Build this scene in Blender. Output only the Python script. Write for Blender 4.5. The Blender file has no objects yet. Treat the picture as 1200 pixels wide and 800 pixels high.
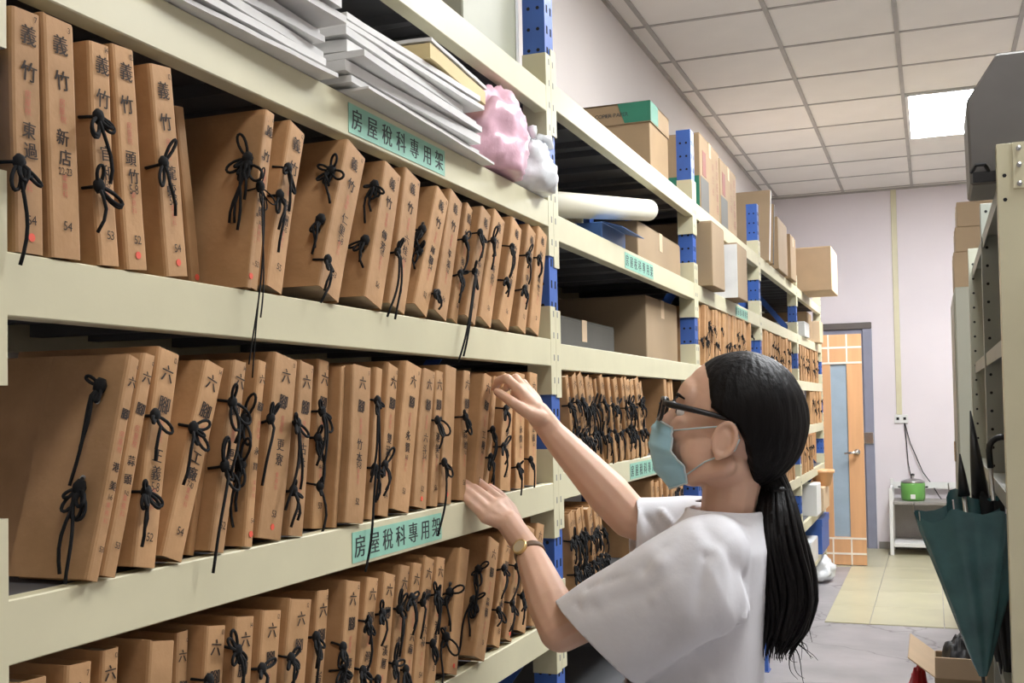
import bpy, bmesh, math, random
import numpy as np
from mathutils import Vector, Matrix, noise as mnoise

S = bpy.context.scene
COL = S.collection
# ------------------------------------------------------------------ camera
F_PX, YAW, PITCH, ROLL, CY = 1281.8, 0.3664, 0.0302, 0.018, 439.7
CAM_H = 1.3715
FW = Vector((-math.sin(YAW)*math.cos(PITCH), math.cos(YAW)*math.cos(PITCH), math.sin(PITCH)))
_rt = Vector((math.cos(YAW), math.sin(YAW), 0)); _up = _rt.cross(FW)
RT = math.cos(ROLL)*_rt - math.sin(ROLL)*_up
UP = math.sin(ROLL)*_rt + math.cos(ROLL)*_up
cd = bpy.data.cameras.new('camera'); cam = bpy.data.objects.new('camera', cd); COL.objects.link(cam)
cd.sensor_fit = 'HORIZONTAL'; cd.sensor_width = 36; cd.lens = F_PX/1200*36
cd.shift_y = (CY-400)/1200; cd.clip_start = .02
M = Matrix.Identity(4)
for i in range(3):
    M[i][0] = RT[i]; M[i][1] = UP[i]; M[i][2] = -FW[i]
M[2][3] = CAM_H
cam.matrix_world = M
S.camera = cam
# ------------------------------------------------------------------ world and exposure
W = bpy.data.worlds.new('world'); S.world = W; W.use_nodes = True
W.node_tree.nodes['Background'].inputs[0].default_value = (.9, .93, 1, 1)
W.node_tree.nodes['Background'].inputs[1].default_value = .05
S.view_settings.view_transform = 'Standard'; S.view_settings.look = 'None'
S.view_settings.gamma = 1; S.view_settings.use_curve_mapping = False
S.view_settings.exposure = 1.6
PANEL_STRENGTH = 13.0
rng = random.Random(7)

def ray(x, y): return FW + RT*((x-600)/F_PX) + UP*((CY-y)/F_PX)
def un(x, y, X=None, Y=None, Z=None):       # where the sight line meets a plane of the room
    d = ray(x, y)
    t = X/d.x if X is not None else (Y/d.y if Y is not None else (Z-CAM_H)/d.z)
    q = d*t; q.z += CAM_H; return q
def pd(x, y, dist):
    q = ray(x, y)*dist; q.z += CAM_H; return q

# ------------------------------------------------------------------ materials
MATS = {}
def mat(name, col, rough=.6, metal=0, var=.08, scale=8, bump=0., bscale=60, stretch=(1, 1, 1), rnd=0., spec=.5,
        emit=None, alpha=None, trans=0, col2=None, sss=0):
    m = bpy.data.materials.new(name); m.use_nodes = True; nt = m.node_tree; N = nt.nodes; L = nt.links
    b = N['Principled BSDF']
    tc = N.new('ShaderNodeTexCoord'); mp = N.new('ShaderNodeMapping'); mp.inputs['Scale'].default_value = stretch
    L.new(tc.outputs['Object'], mp.inputs[0])
    nz = N.new('ShaderNodeTexNoise'); nz.inputs['Scale'].default_value = scale; nz.inputs['Detail'].default_value = 5
    L.new(mp.outputs[0], nz.inputs['Vector'])
    cr = N.new('ShaderNodeValToRGB')
    c2 = col2 or col
    cr.color_ramp.elements[0].position = .3; cr.color_ramp.elements[1].position = .7
    cr.color_ramp.elements[0].color = tuple(max(0, c*(1-var)) for c in col)+(1,)
    cr.color_ramp.elements[1].color = tuple(min(1, c*(1+var)) for c in c2)+(1,)
    L.new(nz.outputs['Fac'], cr.inputs[0])
    src = cr.outputs[0]
    if rnd:
        oi = N.new('ShaderNodeObjectInfo'); hs = N.new('ShaderNodeHueSaturation'); ma = N.new('ShaderNodeMapRange')
        ma.inputs['To Min'].default_value = 1-rnd; ma.inputs['To Max'].default_value = 1+rnd
        L.new(oi.outputs['Random'], ma.inputs['Value']); L.new(ma.outputs[0], hs.inputs['Value'])
        L.new(src, hs.inputs['Color']); src = hs.outputs[0]
    L.new(src, b.inputs['Base Color'])
    b.inputs['Roughness'].default_value = rough; b.inputs['Metallic'].default_value = metal
    b.inputs['Specular IOR Level'].default_value = spec
    if bump:
        n2 = N.new('ShaderNodeTexNoise'); n2.inputs['Scale'].default_value = bscale; n2.inputs['Detail'].default_value = 4
        L.new(mp.outputs[0], n2.inputs['Vector'])
        bp = N.new('ShaderNodeBump'); bp.inputs['Strength'].default_value = bump; bp.inputs['Distance'].default_value = .01
        L.new(n2.outputs['Fac'], bp.inputs['Height']); L.new(bp.outputs[0], b.inputs['Normal'])
    if emit:
        b.inputs['Emission Color'].default_value = tuple(emit[:3])+(1,); b.inputs['Emission Strength'].default_value = emit[3]
    if trans: b.inputs['Transmission Weight'].default_value = trans
    if alpha is not None: b.inputs['Alpha'].default_value = alpha
    if sss:
        b.inputs['Subsurface Weight'].default_value = sss; b.inputs['Subsurface Radius'].default_value = (.01, .004, .002)
        b.inputs['Subsurface Scale'].default_value = .5
    MATS[name] = m; return m

mat('cream', (.65, .61, .42), .42, var=.05, scale=5, bump=.03, bscale=40)
mat('blue', (.045, .12, .42), .42, var=.12, scale=9)
mat('pan', (.10, .10, .105), .55, var=.15, scale=4)
mat('slot_grey', (.30, .30, .27), .6)
mat('hole', (.012, .012, .014), .9)
mat('steel', (.5, .5, .5), .3, 1)
mat('folder', (.47, .262, .112), .72, var=.15, scale=14, bump=.06, bscale=120, rnd=.14, col2=(.50, .29, .14))
mat('pages', (.60, .47, .32), .85, var=.16, scale=90, stretch=(.05, 1, .05), rnd=.1)
mat('cord', (.003, .003, .0035), .9, var=.2)
mat('ink', (.035, .022, .016), .8)
mat('stamp', (.52, .16, .10), .8)
mat('dot', (.85, .12, .07), .6)
mat('label_green', (.30, .58, .45), .5, var=.06, scale=30)
mat('label_ink', (.03, .04, .04), .6)
mat('wall', (.70, .655, .63), .85, var=.03, scale=1.5, bump=.04, bscale=30)
mat('wall_end', (.78, .725, .755), .85, var=.04, scale=1.2, bump=.04, bscale=30)
mat('tile_c', (.84, .81, .77), .9, var=.03, scale=3, bump=.08, bscale=90, rnd=.02)
mat('grid', (.42, .40, .38), .6)
for _i, (_c, _k) in enumerate([((.95, .97, 1), 1.75), ((.97, .98, 1), .82), ((.95, .98, 1), 1.2), ((1, .97, .93), .30)]):    # four lamps with fitted strengths; the last is an added fill
    mat('panel_%d' % _i, (.95, .95, .92), .5, emit=_c+(PANEL_STRENGTH*_k,))
mat('white', (.78, .78, .76), .45, var=.03)
mat('concrete', (.34, .32, .325), .45, var=.22, scale=2.2, bump=.1, bscale=14)
mat('floor_tile', (.50, .47, .31), .3, var=.10, scale=3, rnd=.05)
mat('grout', (.34, .31, .24), .8)
mat('orange_door', (.68, .37, .18), .38, var=.08, scale=3, stretch=(6, 6, .5))
mat('inlay', (.85, .78, .66), .4)
mat('frost', (.33, .41, .48), .22, var=.06)
mat('grey_door', (.27, .28, .36), .4, var=.05)
mat('dark_frame', (.13, .11, .10), .5)
mat('chrome', (.7, .7, .7), .2, 1)
mat('paper', (.74, .73, .71), .7, var=.04, scale=20, bump=.05, bscale=30, rnd=.06)
mat('paper_tan', (.72, .58, .30), .7, var=.05)
mat('carton', (.36, .245, .135), .75, var=.07, scale=6, bump=.03, bscale=100, rnd=.07)
mat('carton_dark', (.33, .235, .14), .78, var=.1, scale=4, rnd=.08)
mat('carton_light', (.62, .46, .30), .75, var=.05)
mat('green_print', (.03, .20, .12), .5)
mat('red_print', (.24, .06, .035), .6)
mat('grey_print', (.10, .095, .08), .6)
mat('pink_bag', (.80, .50, .60), .28, var=.12, scale=12, bump=.25, bscale=25, trans=.0)
mat('red_bag', (.65, .04, .06), .3, var=.2, scale=12, bump=.3, bscale=20)
mat('white_bag', (.76, .78, .80), .25, var=.06, scale=10, bump=.3, bscale=22)
mat('roll', (.78, .74, .60), .55, var=.04)
mat('blue_box', (.07, .16, .40), .35, var=.1)
mat('khaki', (.40, .40, .30), .5, var=.05)
mat('grey_case', (.13, .12, .11), .5, var=.12, scale=5)
mat('rack_grey', (.30, .31, .27), .45, var=.06, scale=4)
mat('cabinet', (.34, .34, .27), .45, var=.05, scale=3)
mat('umbrella', (.06, .14, .15), .27, var=.25, scale=10, bump=.35, bscale=16)
mat('black', (.010, .010, .011), .35)
mat('black_cloth', (.012, .012, .013), .6)
mat('purple', (.07, .05, .12), .7)
mat('cooker', (.16, .42, .10), .3)
mat('plastic_white', (.75, .75, .73), .4)
mat('grey_board', (.30, .28, .26), .6, var=.1)
mat('skin', (.73, .46, .33), .5, var=.06, scale=12, bump=.03, bscale=150, sss=.12)
mat('shirt', (.79, .79, .83), .85, var=.03, scale=8, bump=.08, bscale=45)
mat('hair', (.006, .005, .005), .5, var=.4, scale=60, stretch=(1, 1, .15), bump=.3, bscale=120, spec=.16)
mat('mask', (.38, .66, .80), .75, var=.05, scale=40)
mat('mask_edge', (.62, .74, .78), .8)
mat('eye_white', (.8, .78, .75), .3)
mat('lens', (.9, .95, 1), .05, trans=1, alpha=.35)
mat('gold', (.75, .55, .25), .3, .8)
mat('dial', (.62, .52, .36), .3)
mat('strap', (.16, .10, .06), .5)
mat('trousers', (.035, .04, .06), .85, var=.15)
mat('shoe', (.55, .55, .53), .6)
mat('binder', (.02, .022, .05), .4)

# ------------------------------------------------------------------ mesh helpers
class MB:
    def __init__(s): s.v = []; s.f = []
    def add(s, vs, fs):
        o = len(s.v); s.v += [tuple(v) for v in vs]; s.f += [tuple(i+o for i in f) for f in fs]; return s
    def box(s, x0, x1, y0, y1, z0, z1):
        vs = [(x, y, z) for z in (z0, z1) for y in (y0, y1) for x in (x0, x1)]
        return s.add(vs, [(0, 2, 3, 1), (4, 5, 7, 6), (0, 1, 5, 4), (2, 6, 7, 3), (0, 4, 6, 2), (1, 3, 7, 5)])
    def obox(s, c, ax, h):
        c = Vector(c); vs = []
        for k in (-1, 1):
            for j in (-1, 1):
                for i in (-1, 1):
                    vs.append(c+ax[0]*(i*h[0])+ax[1]*(j*h[1])+ax[2]*(k*h[2]))
        return s.add(vs, [(0, 2, 3, 1), (4, 5, 7, 6), (0, 1, 5, 4), (2, 6, 7, 3), (0, 4, 6, 2), (1, 3, 7, 5)])
    def prism(s, poly, a, b, axis='y'):         # polygon (2-D) swept along an axis
        n = len(poly); vs = []
        for t in (a, b):
            for p in poly:
                vs.append({'y': (p[0], t, p[1]), 'x': (t, p[0], p[1]), 'z': (p[0], p[1], t)}[axis])
        fs = [tuple(range(n-1, -1, -1)), tuple(range(n, 2*n))]
        for i in range(n): j = (i+1) % n; fs.append((i, j, n+j, n+i))
        return s.add(vs, fs)
    def tube(s, pts, r, n=6, caps=True, closed=False):
        pts = [Vector(p) for p in pts]; m = len(pts)
        rs = r if isinstance(r, (list, tuple)) else [r]*m
        up = Vector((.31, .52, .8)).normalized(); vs = []; prev = None
        for i, p in enumerate(pts):
            a = pts[(i-1) % m] if (closed or i > 0) else p; b = pts[(i+1) % m] if (closed or i < m-1) else p
            t = (b-a)
            t = t.normalized() if t.length > 1e-9 else Vector((0, 0, 1))
            if prev is None:
                u = t.cross(up)
                if u.length < 1e-3: u = t.cross(Vector((1, 0, 0)))
            else:
                u = prev - t*prev.dot(t)
                if u.length < 1e-4: u = t.cross(up)
            u.normalize(); prev = u; w = t.cross(u)
            for k in range(n):
                an = 2*math.pi*k/n; vs.append(p+(u*math.cos(an)+w*math.sin(an))*rs[i])
        fs = []
        for i in range(m if closed else m-1):
            i2 = (i+1) % m
            for k in range(n):
                k2 = (k+1) % n; fs.append((i*n+k, i*n+k2, i2*n+k2, i2*n+k))
        if caps and not closed:
            fs.append(tuple(range(n-1, -1, -1))); fs.append(tuple(range((m-1)*n, m*n)))
        return s.add(vs, fs)
    def loft(s, rings, caps=True, closed=True):
        n = len(rings[0]); vs = [v for r in rings for v in r]; fs = []
        for i in range(len(rings)-1):
            for k in range(n if closed else n-1):
                k2 = (k+1) % n; fs.append((i*n+k, i*n+k2, (i+1)*n+k2, (i+1)*n+k))
        if caps and closed:
            fs.append(tuple(range(n-1, -1, -1))); fs.append(tuple(range((len(rings)-1)*n, len(rings)*n)))
        return s.add(vs, fs)
    def lathe(s, prof, c=(0, 0, 0), n=20, axis=None):
        ax = axis or (Vector((1, 0, 0)), Vector((0, 1, 0)), Vector((0, 0, 1))); c = Vector(c)
        return s.loft([[c+ax[0]*(r*math.cos(2*math.pi*k/n))+ax[1]*(r*math.sin(2*math.pi*k/n))+ax[2]*z for k in range(n)] for r, z in prof])
    def ell(s, c, ax, r, nu=20, nv=14):
        c = Vector(c); rings = []
        for j in range(nv+1):
            a = math.pi*j/nv; st = max(math.sin(a), 1e-3)
            rings.append([c+ax[0]*(r[0]*st*math.cos(2*math.pi*k/nu))+ax[1]*(r[1]*st*math.sin(2*math.pi*k/nu))-ax[2]*(r[2]*math.cos(a)) for k in range(nu)])
        return s.loft(rings)
    def cap(s, p, q, r1, r2=None, n=12):          # tapered capsule
        r2 = r1 if r2 is None else r2; p = Vector(p); q = Vector(q); d = (q-p)
        d = d.normalized() if d.length > 1e-6 else Vector((0, 0, 1))
        pts = []; rs = []
        for a in (-.95, -.7, -.35, 0): pts.append(p+d*(r1*a)); rs.append(r1*math.sqrt(1-a*a))
        for a in (0, .35, .7, .95): pts.append(q+d*(r2*a)); rs.append(r2*math.sqrt(1-a*a))
        return s.tube(pts, rs, n)
    def chain(s, pts, rs, n=12):
        for i in range(len(pts)-1): s.cap(pts[i], pts[i+1], rs[i], rs[i+1], n)
        return s
    def mesh(s, name, origin=(0, 0, 0), bevel=0, smooth=False):
        me = bpy.data.meshes.new(name)
        ox, oy, oz = origin
        me.from_pydata([(x-ox, y-oy, z-oz) for x, y, z in s.v], [], s.f)
        if bevel:
            bm = bmesh.new(); bm.from_mesh(me)
            ed = [e for e in bm.edges if e.is_manifold and e.calc_face_angle(0) > .5]
            bmesh.ops.bevel(bm, geom=ed, offset=bevel, segments=1, affect='EDGES', profile=.7)
            bm.to_mesh(me); bm.free()
        bm = bmesh.new(); bm.from_mesh(me); bmesh.ops.recalc_face_normals(bm, faces=bm.faces); bm.to_mesh(me); bm.free()
        if smooth:
            me.polygons.foreach_set('use_smooth', [True]*len(me.polygons))
        me.update(); return me
    def build(s, name, m, parent=None, origin=None, bevel=0, smooth=False):
        o0 = origin if origin is not None else (tuple(parent.location) if parent is not None and origin is None and parent.get('_w') else (0, 0, 0))
        return link(name, s.mesh(name, o0, bevel, smooth), m, parent)

def link(name, me, m=None, parent=None):
    o = bpy.data.objects.new(name, me); COL.objects.link(o)
    if m is not None and not me.materials: me.materials.append(MATS[m] if isinstance(m, str) else m)
    if parent is not None: o.parent = parent
    return o
def tag(o, label=None, cat=None, group=None, kind=None):
    if label: o['label'] = label
    if cat: o['category'] = cat
    if group: o['group'] = group
    if kind: o['kind'] = kind
    return o
def empty(name, loc=(0, 0, 0), label=None, cat=None, group=None, rot=None, kind=None):
    o = bpy.data.objects.new(name, None); COL.objects.link(o); o.location = loc
    o.empty_display_size = .05
    if rot is not None: o.rotation_euler = rot
    return tag(o, label, cat, group, kind)
def wp(o):          # children of this thing are written in world coordinates
    return tuple(o.location)
def structure(name, mb, m, **k):
    return tag(mb.build(name, m, **k), kind='structure')

# ------------------------------------------------------------------ lettering
GL = {}
_tc = bpy.data.curves.new('glyph', 'FONT'); _tc.resolution_u = 2
_to = bpy.data.objects.new('glyph', _tc); COL.objects.link(_to)
def glyph(ch):
    if ch not in GL:
        _tc.body = ch; bpy.context.view_layer.update()
        dg = bpy.context.evaluated_depsgraph_get(); ev = _to.evaluated_get(dg); me = ev.to_mesh()
        vs = [(v.co.x, v.co.y) for v in me.vertices]; fs = [tuple(p.vertices) for p in me.polygons]
        xs = [v[0] for v in vs] or [0]
        GL[ch] = (vs, fs, min(xs), max(xs)); ev.to_mesh_clear()
    return GL[ch]
def text(mb, s, c, ux, uy, size, rot=0, gap=.06, squeeze=1.0):     # one line, centred on c
    w = 0; items = []
    for ch in s:
        if ch == ' ': w += .3; continue
        vs, fs, a, b = glyph(ch); items.append((vs, fs, w-a)); w += b-a+gap
    w -= gap; c = Vector(c)
    ca, sa = math.cos(rot), math.sin(rot)
    for vs, fs, dx in items:
        P = []
        for x, y in vs:
            x2 = (x+dx-w/2)*size*squeeze; y2 = (y-.36)*size
            P.append(c+ux*(x2*ca-y2*sa)+uy*(x2*sa+y2*ca))
        mb.add(P, fs)
# hairline cracks in the coated concrete
nt = MATS['concrete'].node_tree; bs = nt.nodes['Principled BSDF']; src = bs.inputs['Base Color'].links[0].from_socket
tc = nt.nodes.new('ShaderNodeTexCoord'); n1 = nt.nodes.new('ShaderNodeTexNoise'); n1.inputs['Scale'].default_value = 2.5; n1.inputs['Detail'].default_value = 6
mx = nt.nodes.new('ShaderNodeMix'); mx.data_type = 'RGBA'; mx.inputs[0].default_value = .35
nt.links.new(tc.outputs['Object'], n1.inputs['Vector']); nt.links.new(tc.outputs['Object'], mx.inputs[6]); nt.links.new(n1.outputs['Color'], mx.inputs[7])
vo = nt.nodes.new('ShaderNodeTexVoronoi'); vo.feature = 'DISTANCE_TO_EDGE'; vo.inputs['Scale'].default_value = 1.6; nt.links.new(mx.outputs[2], vo.inputs['Vector'])
rp = nt.nodes.new('ShaderNodeValToRGB'); rp.color_ramp.elements[0].color = (.45, .42, .42, 1); rp.color_ramp.elements[1].position = .012; rp.color_ramp.elements[1].color = (1, 1, 1, 1)
nt.links.new(vo.outputs['Distance'], rp.inputs[0])
m2 = nt.nodes.new('ShaderNodeMix'); m2.data_type = 'RGBA'; m2.blend_type = 'MULTIPLY'; m2.inputs[0].default_value = .8
nt.links.new(src, m2.inputs[6]); nt.links.new(rp.outputs[0], m2.inputs[7]); nt.links.new(m2.outputs[2], bs.inputs['Base Color'])
X_, Y_, Z_ = Vector((1, 0, 0)), Vector((0, 1, 0)), Vector((0, 0, 1))
# ================================================================== the room
XW, YW, ZC, XR, YB = -1.45, 10.79, 3.359, 3.2, -2.2
structure('wall_left', MB().box(XW-.12, XW, YB, YW, 0, ZC+.1), 'wall')
structure('wall_back', MB().box(XW-.12, XR+.12, YW, YW+.12, 0, ZC+.1), 'wall_end')
structure('wall_right', MB().box(XR, XR+.12, YB, YW, 0, ZC+.1), 'wall')
structure('wall_front', MB().box(XW-.12, XR+.12, YB-.12, YB, 0, ZC+.1), 'wall')
fl = structure('floor', MB().box(XW, XR, YB, YW, -.12, 0), 'concrete')
# pale tiles at the far end, laid a little proud of the grey coating
tx = [-.67, -.40, .03, .46, .89]; ty = [7.12+.61*i for i in range(7)]
me = {}
for i in range(len(tx)-1):
    for j in range(len(ty)-1):
        y1 = min(ty[j+1], YW); w = tx[i+1]-tx[i]-.004; h = y1-ty[j]-.004
        k = (round(w, 3), round(h, 3))
        if k not in me: me[k] = MB().box(0, w, 0, h, 0, .006).mesh('tile', bevel=.0015)
        t = link('tile', me[k], 'floor_tile', fl); t.location = (tx[i]+.002, ty[j]+.002, 0)
for j in range(4, 6):
    y1 = min(ty[j+1], YW); k = ('l', j)
    t = MB().box(0, .70, 0, y1-ty[j]-.004, 0, .006).build('tile', 'floor_tile', fl); t.location = (-1.374, ty[j]+.002, 0)
# ceiling: grid bars with lay-in tiles
ce = structure('ceiling', MB().box(XW-.12, XR+.12, YB-.12, YW+.12, ZC+.03, ZC+.12), 'grid')
cx = [XW, -1.345, -.735, -.125, .487, 1.10, 1.71, 2.32, 2.93, XR]
cyy = [YB]+[5.58+.64*k for k in range(-12, 9)]+[YW]
cyy = [v for i, v in enumerate(cyy) if i == 0 or v-cyy[i-1] > .02]
PANELS = [(3, 7.50), (3, 3.66), (4, 2.38), (3, -.18)]  # last entry is an unseen fill added to brighten the person's near side
lit = set()
for c, y in PANELS:
    for y2 in (y, y+.64):
        lit.add((c, min(range(len(cyy)), key=lambda q: abs(cyy[q]-y2))))
tm = {}
for i in range(len(cx)-1):
    for j in range(len(cyy)-1):
        if (i, j) in lit: continue
        w = cx[i+1]-cx[i]-.022; h = cyy[j+1]-cyy[j]-.022
        k = (round(w, 3), round(h, 3))
        if k not in tm: tm[k] = MB().box(0, w, 0, h, 0, .02).mesh('ceiling_tile', bevel=.002)
        t = link('ceiling_tile', tm[k], 'tile_c', ce); t.location = (cx[i]+.011, cyy[j]+.011, ZC+.006)
for x in cx[1:-1]:
    MB().box(x-.012, x+.012, YB, YW, ZC, ZC+.028).build('grid_bar', 'grid', ce)
for y in cyy[1:-1]:
    MB().box(XW, XR, y-.010, y+.010, ZC+.002, ZC+.028).build('grid_bar', 'grid', ce)
MB().box(XW, XW+.02, YB, YW, ZC-.012, ZC+.02).build('edge_trim', 'grid', ce)
MB().box(XW, XR, YW-.02, YW, ZC-.012, ZC+.02).build('edge_trim', 'grid', ce)
PL = ['bright square ceiling panel light over the far end of the aisle', 'ceiling panel light over the middle of the aisle',
      'ceiling panel light to the right of the person', 'added dim fill light panel above the camera']
for n, (c, y) in enumerate(PANELS):
    x0, x1 = cx[c]+.013, cx[c+1]-.013
    r = empty('ceiling_light', ((x0+x1)/2, y+.64, ZC), PL[n], 'light', 'ceiling panel lights')
    fr = MB(); y0, y1 = y+.012, y+1.268
    for a in ((x0, x0+.02, y0, y1), (x1-.02, x1, y0, y1), (x0+.02, x1-.02, y0, y0+.02), (x0+.02, x1-.02, y1-.02, y1)):
        fr.box(*a, ZC-.008, ZC+.02)
    fr.build('frame', 'white', r, wp(r)); MB().box(x0+.02, x1-.02, y0+.02, y1-.02, ZC-.004, ZC+.012).build('diffuser', 'panel_%d' % n, r, wp(r))
# skirting and trims
structure('baseboard_back', MB().box(-.50, XR, YW-.012, YW, 0, .07), 'grey_board')
structure('baseboard_left', MB().box(XW, XW+.012, YB, 9.5, 0, .07), 'grey_board')
# conduit on the end wall
cdt = empty('wall_conduit', (-.28, YW, 1.2), 'thin cream cable conduit running down the end wall to a socket', 'conduit')
MB().box(-.315, -.265, YW-.018, YW, 1.25, ZC).build('trunking', 'cream', cdt, wp(cdt), bevel=.003)
so = empty('wall_socket', (-.27, YW, 1.19), 'white wall socket at the foot of the conduit', 'socket')
MB().box(-.335, -.215, YW-.014, YW, 1.17, 1.25).build('plate', 'plastic_white', so, wp(so), bevel=.003)
for dx in (-.03, .03): MB().box(-.275+dx-.012, -.275+dx+.012, YW-.016, YW-.013, 1.20, 1.225).build('outlet', 'hole', so, wp(so))
# grey steel door in the end wall
d1 = empty('door_1', (-.89, YW, 0), kind='structure')
for q0, q1 in ((-.60, -.515), (-1.34, -1.255)): MB().box(q0, q1, YW-.03, YW+.02, 0, 2.06).build('door_jamb', 'grey_door', d1, wp(d1), bevel=.006)
MB().box(-1.34, -.515, YW-.035, YW+.02, 2.06, 2.12).build('door_head', 'dark_frame', d1, wp(d1), bevel=.004)
MB().box(-1.255, -.60, YW-.006, YW+.03, .01, 2.06).build('door_leaf', 'grey_door', d1, wp(d1))
MB().box(-.615, -.52, YW-.05, YW-.025, .98, 1.09).build('door_latch', 'chrome', d1, wp(d1), bevel=.006)
# orange timber door hung on the left wall, standing open across the room
d2 = empty('door_2', (-1.43, 9.62, 0), kind='structure')
yl0, yl1 = 9.60, 9.64; xa, xb = -1.42, -.545; ztop = 1.945
gx0, gx1 = -.80, -.668; gz0, gz1 = .245, 1.695
lf = MB()
lf.box(xa, gx0, yl0, yl1, .012, ztop); lf.box(gx1, xb, yl0, yl1, .012, ztop); lf.box(gx0, gx1, yl0, yl1, .012, gz0); lf.box(gx0, gx1, yl0, yl1, gz1, ztop)
lf.build('door_leaf', 'orange_door', d2, wp(d2))
MB().box(gx0, gx1, yl0+.012, yl1-.012, gz0, gz1).build('glass_pane', 'frost', d2, wp(d2))
for z in (1.705, 1.835, .232, .105): MB().box(xa, xb, yl0-.003, yl0, z-.008, z+.008).build('inlay_strip', 'inlay', d2, wp(d2))
for x in (gx0-.012, gx1+.004):
    MB().box(x-.006, x+.006, yl0-.0035, yl0, 1.705, ztop).build('inlay_strip', 'inlay', d2, wp(d2))
    MB().box(x-.006, x+.006, yl0-.0035, yl0, .012, .232).build('inlay_strip', 'inlay', d2, wp(d2))
h = MB(); h.lathe([(.026, 0), (.026, .012), (.012, .016), (.012, .045)], (-.60, yl0, .955), 14, (X_, Z_, -Y_)); h.tube([(-.60, yl0-.045, .955), (-.64, yl0-.048, .95), (-.70, yl0-.046, .945)], [.011, .011, .008], 8)
h.build('door_handle', 'chrome', d2, wp(d2), smooth=True)
for z in (.3, 1.0, 1.7): MB().tube([(xa-.01, yl0, z-.05), (xa-.01, yl0, z+.05)], .012, 8).build('hinge', 'chrome', d2, wp(d2))
MB().box(XW, XW+.02, 9.58, 9.68, 0, 2.0).build('door_jamb', 'grey_door', d2, wp(d2))

# ================================================================== the long archive rack
AX = -.82                        # aisle face of the beams
XBK = -1.28
PY = [.7975+1.6653*i for i in range(6)]
LV0 = [2.123, 1.853, 1.530, 1.199, .889, .57, .25]
LV1 = [2.142, 1.829, 1.523, 1.216, .893, .57, .25]
def LV(b): return LV0 if b == 0 else LV1
HB = .062
rack = empty('archive_rack', (AX, PY[0], 0), 'long blue and cream steel archive rack lining the left side of the aisle', 'rack')
R0 = wp(rack)
pm = MB()
def channel(mb, x0, x1, y0, y1, z0, z1, t=.003):
    mb.box(x1-t, x1, y0, y1, z0, z1); mb.box(x0, x1-t, y0, y0+t, z0, z1); mb.box(x0, x1-t, y1-t, y1, z0, z1)
ptop = [2.42, 2.45, 2.41, 2.41, 2.38, 2.36]
for i, y in enumerate(PY):
    z1 = ptop[i]; xs = AX-.003
    m1 = MB(); channel(m1, xs-.055, xs, y-.065, y-.007, 0, z1); p1 = m1.build('post', 'blue', rack, R0)
    hs = MB(); z = .06
    while z < z1-.02:
        for yy in (y-.049, y-.023): hs.box(xs-.001, xs+.0006, yy-.004, yy+.004, z-.009, z+.009)
        for xx in (xs-.017, xs-.04):
            hs.prism([(xx+.0045*math.cos(a*math.pi/3), z+.0045*math.sin(a*math.pi/3)) for a in range(6)], y-.0658, y-.0645, 'y')
        z += .05
    tag(hs.build('slot_holes', 'hole', p1, R0), kind='stuff')
    MB().box(xs-.065, xs+.006, y-.075, y+.003, 0, .004).build('foot_plate', 'blue', p1, R0)
    m2 = MB(); channel(m2, XBK, XBK+.055, y-.065, y-.007, 0, z1); m2.build('post', 'blue', rack, R0)
    zz = [.35, .85, 1.35, 1.85, 2.3]
    for a, b in zip(zz[:-1], zz[1:]):
        m3 = MB(); k = zz.index(a) % 2
        xa_, xb_ = (xs-.05, XBK+.04) if k else (XBK+.04, xs-.05)
        d = Vector((xb_-xa_, 0, b-a)); d.normalize(); c = Vector(((xa_+xb_)/2, y-.036, (a+b)/2))
        m3.obox(c, (d, Y_, d.cross(Y_)), (math.hypot(xb_-xa_, b-a)/2, .002, .017)); m3.build('brace', 'blue', rack, R0)
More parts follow.
